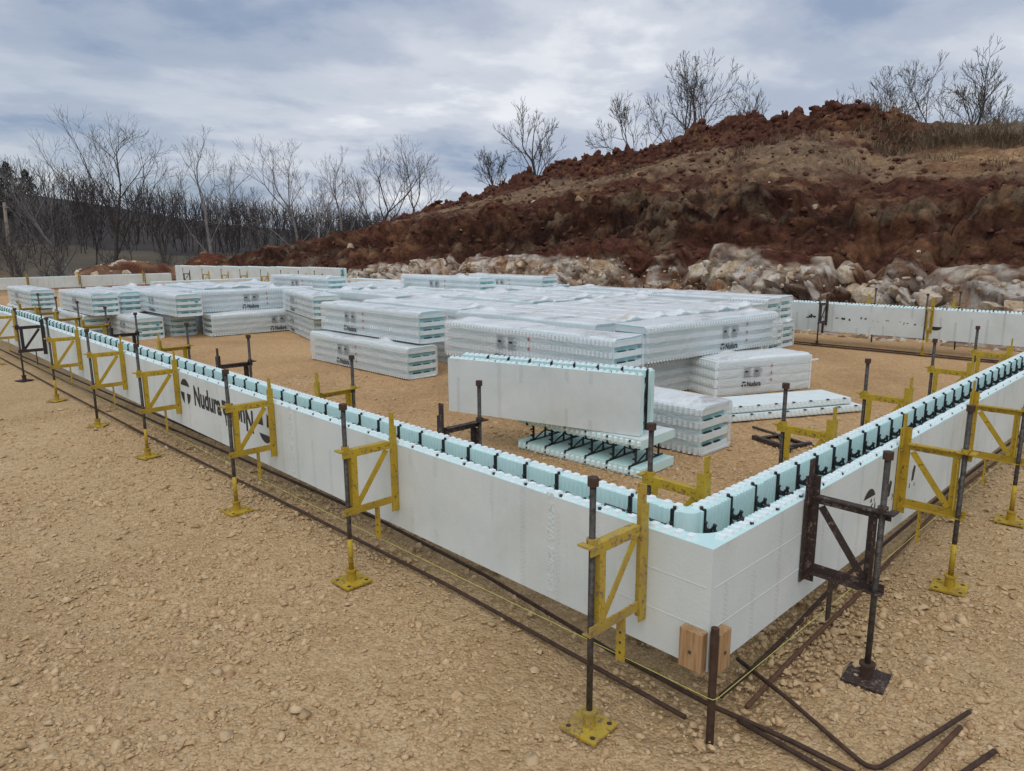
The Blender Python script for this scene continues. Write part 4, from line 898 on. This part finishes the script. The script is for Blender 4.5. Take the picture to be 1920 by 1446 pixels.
# lying form with its webs up, and a form standing on it
def short_panel(L, inner):
    return rib_panel(L, inner)
ly_ = tag(ob('lying_form_block', None, None, (2.03, 1.83+1.18, .29), (0, 0, 0)), 'foam form lying on its side, black webs between two flat panels', 'foam block')
# local: x' along -Y, thickness vertical. build with a rotated holder-free transform per part
LL = 1.2192
Mly = Matrix(((0, 1, 0), (-1, 0, 0), (0, 0, 1))).to_4x4()
def lying_part(name, data, off):
    # panel axes: x length, y thickness, z height -> world: x'=-Y, y' = -Z (down), z' = +X
    o = ob(name, data, ly_); m = Matrix(((0, 0, -1, 0), (1, 0, 0, 0), (0, -1, 0, 0), (0, 0, 0, 1))); o.matrix_local = Matrix.Translation(Vector(off)) @ m; return o
PO_S = short_panel(LL, False).mesh('outer_panel', [TEAL, FACE, NUB, CAP]); PI_S = short_panel(LL, True).mesh('inner_panel', [TEAL, FACE, NUB, CAP])
lying_part('outer_panel', PO_S, (FH, -LL, 0)); lying_part('inner_panel', PI_S, (FH, -LL, -(T-PT)))
for i in range(6): lying_part('web', WEBM, (FH, -(.1016+.2032*i), 0))
ly_.rotation_euler = (0, 0, R(3))
SL = 1.72
sf = tag(ob('standing_form_block', None, None, (1.70, 3.52, .295), (0, 0, -HPI+R(15.5))), 'white foam form standing upright on the one lying on its side', 'foam block')
ob('outer_panel', rib_panel(SL, False).mesh('outer_panel', [TEAL, FACE, NUB, CAP]), sf); ob('inner_panel', rib_panel(SL, True).mesh('inner_panel', [TEAL, FACE, NUB, CAP]), sf, (0, T-PT, 0))
for i in range(8): ob('web', WEBM, sf, (SL-.035-.2032*(7-i), 0, 0))

# ------------------------------------------------------------------ loose gravel
def gravel(n, seed, region):
    rg = np.random.default_rng(seed); base = []
    for q in range(8):
        r0 = np.random.default_rng(300+q); v = np.array([[0, 0, 1], [.9, 0, .25], [.28, .85, .3], [-.73, .53, .2], [-.73, -.53, .3], [.28, -.85, .2], [.7, .5, -.5], [-.28, .8, -.5], [-.9, -.1, -.5], [-.2, -.8, -.5], [.7, -.5, -.5]], float)
        v += r0.normal(0, .24, v.shape); v[:, 2] *= .62; base.append(v)
    f = np.array([[0, 1, 2], [0, 2, 3], [0, 3, 4], [0, 4, 5], [0, 5, 1], [1, 6, 2], [2, 6, 7], [2, 7, 3], [3, 7, 8], [3, 8, 4], [4, 8, 9], [4, 9, 5], [5, 9, 10], [5, 10, 1], [1, 10, 6]])
    B = np.array(base); pos = region(rg, n); n = len(pos)
    sz = np.clip(rg.lognormal(-5.12, .52, n), .0028, .028); V = B[rg.integers(0, 8, n)]*(sz[:, None]*rg.uniform(.7, 1.35, (n, 3)))[:, None, :]
    a = rg.uniform(0, 6.28, n); ca, sa = np.cos(a)[:, None], np.sin(a)[:, None]
    V = np.stack([V[..., 0]*ca-V[..., 1]*sa, V[..., 0]*sa+V[..., 1]*ca, V[..., 2]], -1)
    pz = .012*fbm(pos*1.4, 3, 3)+.008*fbm(pos*7, 3, 5)+.006*fbm(pos*19, 2, 9)-.006+sz*.30
    V[..., 0] += pos[:, 0, None]; V[..., 1] += pos[:, 1, None]; V[..., 2] += pz[:, None]
    F = (f[None]+(np.arange(n)*11)[:, None, None]).reshape(-1, 3)
    t = rg.random(n)[:, None]; u = rg.random(n)[:, None]
    tint = np.array([.50, .33, .165])*(1-t)+np.array([.68, .51, .32])*t; tint = tint*(.80+.32*u); tint = np.where(rg.random(n)[:, None] < .02, np.array([.36, .20, .11]), tint)
    tint = np.repeat(np.concatenate([tint, np.ones((n, 1))], 1), 11, 0)
    me = npmesh('gravel', V.reshape(-1, 3), F, PEBBLE)
    at = me.color_attributes.new('tint', 'FLOAT_COLOR', 'POINT'); at.data.foreach_set('color', tint.astype(np.float32).ravel()); return me
def reg(rg, n):
    out = []
    # denser towards the corner where the pad is freshly spread, patchy elsewhere
    p = np.stack([rg.uniform(-3.2, 5.5, n*7), rg.uniform(-2.3, 7.5, n*7), np.zeros(n*7)], -1)
    d = np.hypot(p[:, 0]+1.2, p[:, 1]+.6); w_ = p[:, :2]-CAM[:2]; keep = (d > .5) & (np.abs(np.arctan2(w_[:, 1], w_[:, 0])-YAW) < R(50)) & (np.hypot(w_[:, 0], w_[:, 1]) > 1.2) & (rg.random(len(p)) < np.clip(2.4/(d+.3), 0.10, 1)**1.1*np.clip(.66+1.1*fbm(p*.9, 3, 88)+.6*fbm(p*3.1, 2, 90), .12, 1.2))
    return p[keep][:n]
tag(ob('gravel', gravel(72000, 4, reg)), 'loose crushed limestone gravel strewn over the pad', 'gravel', None, 'stuff')

# ------------------------------------------------------------------ far land
def far_land():
    xs_ = np.linspace(-160, 220, 96); ys_ = np.linspace(60, 420, 90); X, Y = np.meshgrid(xs_, ys_, indexing='ij'); p = np.stack([X.ravel(), Y.ravel(), np.zeros(X.size)], -1)
    d = p[:, 1]+.55*p[:, 0]*0; t = np.clip((p[:, 1]-80)/105, 0, 1); hgt = np.interp(p[:, 0], [-160, -20, 15, 45, 75, 110, 220], [20, 20, 18.5, 14.5, 10.5, 8, 7])
    p[:, 2] = -3.4+t**1.25*hgt+1.2*fbm(p*.02, 3, 5)*t
    n, m_ = len(xs_), len(ys_); ii, jj = np.meshgrid(np.arange(n-1), np.arange(m_-1), indexing='ij'); k = (ii*m_+jj).ravel()
    return p, np.stack([k, k+m_, k+m_+1, k+1], -1)
fp, ff = far_land(); fl = tag(ob('distant_hill', npmesh('distant_hill', fp, ff, [LITTER, FIELD], True)), 'wooded hill beyond the dry field', None, None, 'structure')
cy_ = fp[ff].mean(1); fl.data.polygons.foreach_set('material_index', (cy_[:, 1]+8*noise3(cy_*.05, 4) < 112).astype(np.int32))
def far_z(x, y):
    t = np.clip((y-80)/105, 0, 1); return float(-3.4+t**1.25*np.interp(x, [-160, -20, 15, 45, 75, 110, 220], [20, 20, 18.5, 14.5, 10.5, 8, 7]))

# ------------------------------------------------------------------ trees
def grow(seed, H, lev=4, trunk=.3, spread=.7, r0=None, lean=(0, 0), dens=1.0, minr=.010):
    rg = random.Random(seed); segs = []; r0 = r0 or H*.0145
    def br(p, d, L, r, lv):
        n = 8 if lv == 0 else (6 if lv < 3 else 4); st_ = L/n; last = rg.uniform(0, 6.28)
        bend = Vector((rg.gauss(0, .05), rg.gauss(0, .05), 0))*(.35 if lv == 0 else 1)
        for i in range(n):
            d = (d+bend+Vector((rg.gauss(0, .10), rg.gauss(0, .10), rg.gauss(0, .06)+(.07 if lv else .02)))).normalized(); q = p+d*st_
            r2 = max(minr*.8, r*(1-.55/n) if lv else r*(1-.075)); segs.append((p, q, r, r2, lv)); p = q; r = r2
            fr = (i+1)/n
            if lv < lev and fr > (trunk if lv == 0 else .30) and rg.random() < (.85 if lv == 0 else .56*dens):
                last += 2.4+rg.uniform(-.5, .5); o = Matrix.Rotation(last, 3, d) @ d.orthogonal().normalized(); ang = rg.uniform(.5, .95)*spread/.7
                nd = (d*math.cos(ang)+o*math.sin(ang)).normalized(); br(p, nd, L*(rg.uniform(.50, .78)*(1.15-.45*fr) if lv == 0 else rg.uniform(.40, .66)), max(minr, r*rg.uniform(.45, .66)), lv+1)
        if lv < lev:
            a0 = rg.uniform(0, 6.28)
            for k_ in range(2):
                o = Matrix.Rotation(a0+k_*math.pi, 3, d) @ d.orthogonal().normalized(); nd = (d+o*rg.uniform(.25, .6)).normalized(); br(p, nd, L*rg.uniform(.42, .6), max(minr, r*.72), lv+1)
    br(Vector((0, 0, -.3)), Vector((lean[0], lean[1], 1)).normalized(), H*.60, r0, 0); return segs
def seg_arrays(segs, n=3):
    P0 = np.array([s_[0][:] for s_ in segs]); P1 = np.array([s_[1][:] for s_ in segs]); r0 = np.array([s_[2] for s_ in segs]); r1 = np.array([s_[3] for s_ in segs])
    d = P1-P0; d /= np.linalg.norm(d, axis=1)[:, None]+1e-9; h = np.where(np.abs(d[:, 2:3]) < .9, np.array([[0, 0, 1.]]), np.array([[1., 0, 0]])); a = np.cross(d, h); a /= np.linalg.norm(a, axis=1)[:, None]; b_ = np.cross(d, a)
    V = []
    for P, r in ((P0, r0), (P1, r1)):
        for k_ in range(n): t = 2*math.pi*k_/n; V.append(P+(a*math.cos(t)+b_*math.sin(t))*r[:, None])
    V = np.stack(V, 1); f = np.array([[k_, (k_+1) % n, n+(k_+1) % n, n+k_] for k_ in range(n)]); F = (f[None]+(np.arange(len(segs))*2*n)[:, None, None]).reshape(-1, 4); return V.reshape(-1, 3), F
def at_px(px, py, D):
    """point at forward distance D seen in direction of the given photo position; used once to survey tree positions"""
    v = fwd+rt2*((px-960)/FPX)-up2*((py-723)/FPX); v = Vector(CAM)+v*D; return v
def bare_tree(x, y, z, seed, H, label, group, mat=BARK, wid=1.0, **k):
    segs = grow(seed, H, **k); zmax = max(s_[1].z for s_ in segs); f = H/zmax
    segs = [(a*f, b_*f, c, d, e_) for a, b_, c, d, e_ in segs]
    t = tag(ob('bare_tree', None, None, (x, y, z), (0, 0, YAW-math.pi/2), (wid, wid, 1)), label, 'tree', group)
    ob('trunk', npmesh('trunk', *seg_arrays([s_ for s_ in segs if s_[4] == 0], 7), mat, True), t)
    ob('crown', npmesh('crown', *seg_arrays([s_ for s_ in segs if s_[4] > 0], 3), mat), t)
GT = 'bare trees beyond the far end'
for i, (px, top, D, k_, l) in enumerate([
    (222, 212, 62, dict(lev=4, trunk=.34, spread=.66), 'tallest bare tree with a broad crown at the left'),
    (135, 285, 58, dict(lev=4, trunk=.34, spread=.66), 'thin leaning bare tree left of the broad tall tree'),
    (312, 262, 60, dict(lev=4, trunk=.34, spread=.66), 'bare tree just right of the broad tall tree'),
    (392, 238, 60, dict(lev=4, trunk=.34, spread=.66), 'tall narrow bare tree with upright branches, left of centre'),
    (470, 345, 64, dict(lev=4, trunk=.34, spread=.66), 'smaller dark bare tree between the two tall groups'),
    (560, 258, 66, dict(lev=4, trunk=.34, spread=.66), 'tall bare tree with pale trunk above the tall wall'),
    (645, 275, 68, dict(lev=4, trunk=.34, spread=.66), 'slim bare tree between the pale trunk and the pair on the right'),
    (712, 262, 66, dict(lev=4, trunk=.34, spread=.66), 'left tree of the bare pair before the clay slope'),
    (765, 258, 70, dict(lev=4, trunk=.34, spread=.66), 'right tree of the bare pair before the clay slope'),
    (600, 330, 60, dict(lev=4, trunk=.34, spread=.66), 'pale slender young tree under the taller ones'),
    (95, 380, 55, dict(lev=4, trunk=.34, spread=.66), 'low bare tree near the utility pole'),
    (40, 405, 60, dict(lev=4, trunk=.34, spread=.66), 'low bare tree right beside the utility pole'),
    (850, 370, 78, dict(lev=4, trunk=.34, spread=.66), 'bare tree just showing over the red clay slope')]):
    p = at_px(px, 470, D); tp = at_px(px, top, D); zb = float(gz(p.x, p.y))-.3; bare_tree(p.x, p.y, zb, [1008, 1009, 1013, 1020, 1012, 1022, 1020, 1018, 1021, 1012, 1017, 1016, 1018][i], tp.z-zb, l, GT, BARK2 if i in (1, 5, 6, 9, 3) else BARK, **k_)
GR = 'bare trees on the clay ridge'
for i, (px, top, D, k_, l) in enumerate([
    (1010, 192, 44, dict(lev=4, trunk=.34, spread=.66), 'solitary bare tree over the middle of the clay ridge'),
    (950, 275, 46, dict(lev=4, trunk=.34, spread=.66), 'faint thin tree left of the solitary one on the ridge'),
    (1222, 155, 40, dict(lev=4, trunk=.34, spread=.66), 'leaning bare tree left of the dark clump on the ridge'),
    (1290, 95, 40, dict(lev=4, trunk=.34, spread=.66), 'tallest tree of the dark clump on the ridge'),
    (1325, 84, 41, dict(lev=4, trunk=.34, spread=.66), 'second trunk of the dark clump on the ridge'),
    (1380, 140, 42, dict(lev=4, trunk=.34, spread=.66), 'right-leaning tree of the dark clump on the ridge'),
    (1540, 160, 50, dict(lev=4, trunk=.34, spread=.66), 'small faint tree above the highest clay heap'),
    (1640, 165, 46, dict(lev=4, trunk=.34, spread=.66), 'faint tree left of the big ones above the grassy edge'),
    (1700, 105, 42, dict(lev=4, trunk=.34, spread=.66), 'upright tree above the grassy edge'),
    (1770, 90, 40, dict(lev=4, trunk=.34, spread=.66), 'slender tree between the two big ones above the grass'),
    (1815, 75, 36, dict(lev=4, trunk=.34, spread=.66), 'big twisted bare tree at the upper right'),
    (1895, 150, 38, dict(lev=4, trunk=.34, spread=.66), 'bare tree at the right picture edge')]):
    tp = at_px(px, top, D); zb = 4.15 if D < 43 else 3.9; 
    if px < 1100: zb = 3.2
    bare_tree(tp.x, tp.y, zb, [1013, 1009, 1015, 1021, 1012, 1010, 1018, 1008, 1012, 1020, 1010, 1017][i], tp.z-zb, l, GR, BARK, r0=.17 if i in (0, 3, 4, 10) else .12, minr=.013, wid=.84, **k_)
# woods on the distant hill: one mass
def woods():
    rg = np.random.default_rng(12); base = []
    for q in range(14):
        sg = grow(700+q, 10, lev=2 if q < 4 else 1, trunk=.25, spread=.6, r0=.13, dens=1.4, minr=.055); zm = max(s_[1].z for s_ in sg); base.append(seg_arrays([(a*(10/zm), b_*(10/zm), c, d, e_) for a, b_, c, d, e_ in sg], 3))
    Vs, Fs, o = [], [], 0
    for i in range(1500):
        yv = rg.uniform(100, 125) if i < 90 else rg.uniform(112, 195); xv = rg.uniform(-30, 125)*(yv/150)+8
        V, F = base[i % 4] if i < 90 else base[4+i % 10]; sc_ = rg.uniform(.5, .9); a = rg.uniform(0, 6.28); ca, sa = math.cos(a), math.sin(a)
        V = np.stack([(V[:, 0]*ca-V[:, 1]*sa)*sc_+xv, (V[:, 0]*sa+V[:, 1]*ca)*sc_+yv, V[:, 2]*sc_+far_z(xv, yv)-.3], -1); Vs.append(V); Fs.append(F+o); o += len(V)
    return npmesh('woods', np.concatenate(Vs), np.concatenate(Fs), WOODS)
tag(ob('woods', woods()), 'dense bare winter woods on the distant hill', 'woods', None, 'stuff')
def brush():
    rg = np.random.default_rng(22); base = [seg_arrays([s_ for s_ in grow(800+q, 4, lev=2, trunk=.05, spread=.8, r0=.05, dens=1.3, minr=.022)], 3) for q in range(5)]
    Vs, Fs, o = [], [], 0
    for i in range(120):
        yv = rg.uniform(50, 98); xv = rg.uniform(0, 62)*(yv/70); V, F = base[i % 5]; sc_ = rg.uniform(.5, 1.2); zz_ = float(gz(xv, yv)) if yv < 62 else max(float(gz(xv, yv)), far_z(xv, yv))
        Vs.append(V*sc_+np.array([xv, yv, zz_])); Fs.append(F+o); o += len(V)
    return npmesh('undergrowth', np.concatenate(Vs), np.concatenate(Fs), BARK)
tag(ob('undergrowth', brush()), 'tangled bare undergrowth below the distant trees', 'undergrowth', None, 'stuff')
def cedar(x, y, z, H, seed, label):
    rg = np.random.default_rng(seed); t = tag(ob('cedar_tree', None, None, (x, y, z)), label, 'tree', 'evergreens on the distant hill')
    b = MB(); b.cyl((0, 0, 0), (0, 0, H*.9), H*.02, H*.004, 6); ob('trunk', b.mesh('trunk', BARK), t)
    n = 1500; hz = rg.random(n)**1.15; r = H*.36*(1-hz)**.6*(.55+.45*rg.random(n))*(1+.3*np.sin(hz*23+seed)); a = rg.uniform(0, 6.28, n)
    c = np.stack([r*np.cos(a), r*np.sin(a), H*(.08+.92*hz)], -1); V = (c[:, None, :]+rg.normal(0, H*.026, (n, 3, 3))); ob('crown', npmesh('crown', V.reshape(-1, 3), np.arange(n*3).reshape(-1, 3), CEDAR), t)
for i, (px, D, H, l) in enumerate([(5, 120, 6.5, 'dark evergreen at the left picture edge'), (28, 150, 6.5, 'dark evergreen second from the left picture edge'), (62, 160, 6, 'dark evergreen third from the left picture edge'), (838, 170, 10, 'dark evergreen left of the pair over the clay slope'), (868, 172, 9, 'dark evergreen middle one over the clay slope'), (905, 170, 10, 'dark evergreen right one over the clay slope')]):
    p = at_px(px, 440, D); cedar(p.x, p.y, far_z(p.x, p.y)-.3, H, 60+i, l)
# utility pole
p = at_px(14, 470, 62); up_ = tag(ob('utility_pole', None, None, (p.x, p.y, float(gz(p.x, p.y))-.3), (R(-1.5), R(2), 0)), 'weathered wooden utility pole at the left picture edge', 'pole'); H = at_px(8, 380, 62).z-up_.location.z
b = MB(); b.cyl((0, 0, 0), (0, 0, H), .17, .13, 10); ob('pole', b.mesh('pole', POLE, True), up_); b = MB(); b.box((-.06, -1.3, H-.55), (.06, .5, H-.43)); ob('cross_arm', b.mesh('cross_arm', POLE), up_)
for yv in (-1.2, -.8): b = MB(); b.cyl((0, yv, H-.43), (0, yv, H-.25), .06, .04, 8); ob('insulator', b.mesh('insulator', ROD), up_)
# dry grass on the top edge of the cut
def grass():
    rg = np.random.default_rng(9); V = []; F = []
    tufts = [(rg.uniform(-1, 8.2), rg.normal(.795, .022)) for _ in range(70)]+[(7.4, .72), (7.2, .70), (7.0, .73), (4.6, .79), (4.9, .80), (4.3, .80), (5.3, .80)]+[(rg.uniform(0, 26), rg.uniform(.5, .74)) for _ in range(14)]
    for i in range(5200):
        ty, ts = tufts[int(rg.integers(len(tufts)))]; yv = ty+rg.normal(0, .22); sv = ts+rg.normal(0, .010)
        p = hill_at(min(max(sv, .4), .95), yv); L = rg.uniform(.10, .34); d = rg.normal(0, .85, 2); d[0] -= .55; w_ = .006; o = len(V)
        m1 = p+np.array([d[0]*L*.4, d[1]*L*.4, L*.75]); t = p+np.array([d[0]*L*1.3, d[1]*L*1.3, L*rg.uniform(.5, 1.05)])
        V += [p+[0, -w_, -.03], p+[0, w_, -.03], m1+[0, -w_*.8, 0], m1+[0, w_*.8, 0], t, t+[0, .002, 0]]; F += [(o, o+1, o+3, o+2), (o+2, o+3, o+5, o+4)]
    return npmesh('dry_grass', np.array(V), np.array(F), GRASS)
tag(ob('dry_grass', grass()), 'dry brown grass hanging over the top edge of the cut', 'grass', None, 'stuff')

for o in list(bpy.data.objects):
    if o.name.split('.')[0] in ('printed_label', 'smudged_print', 'smeared_print', 'printed_logo', 'embossed_text', 'scored_line', 'panel_stack'): o['kind'] = 'stuff'
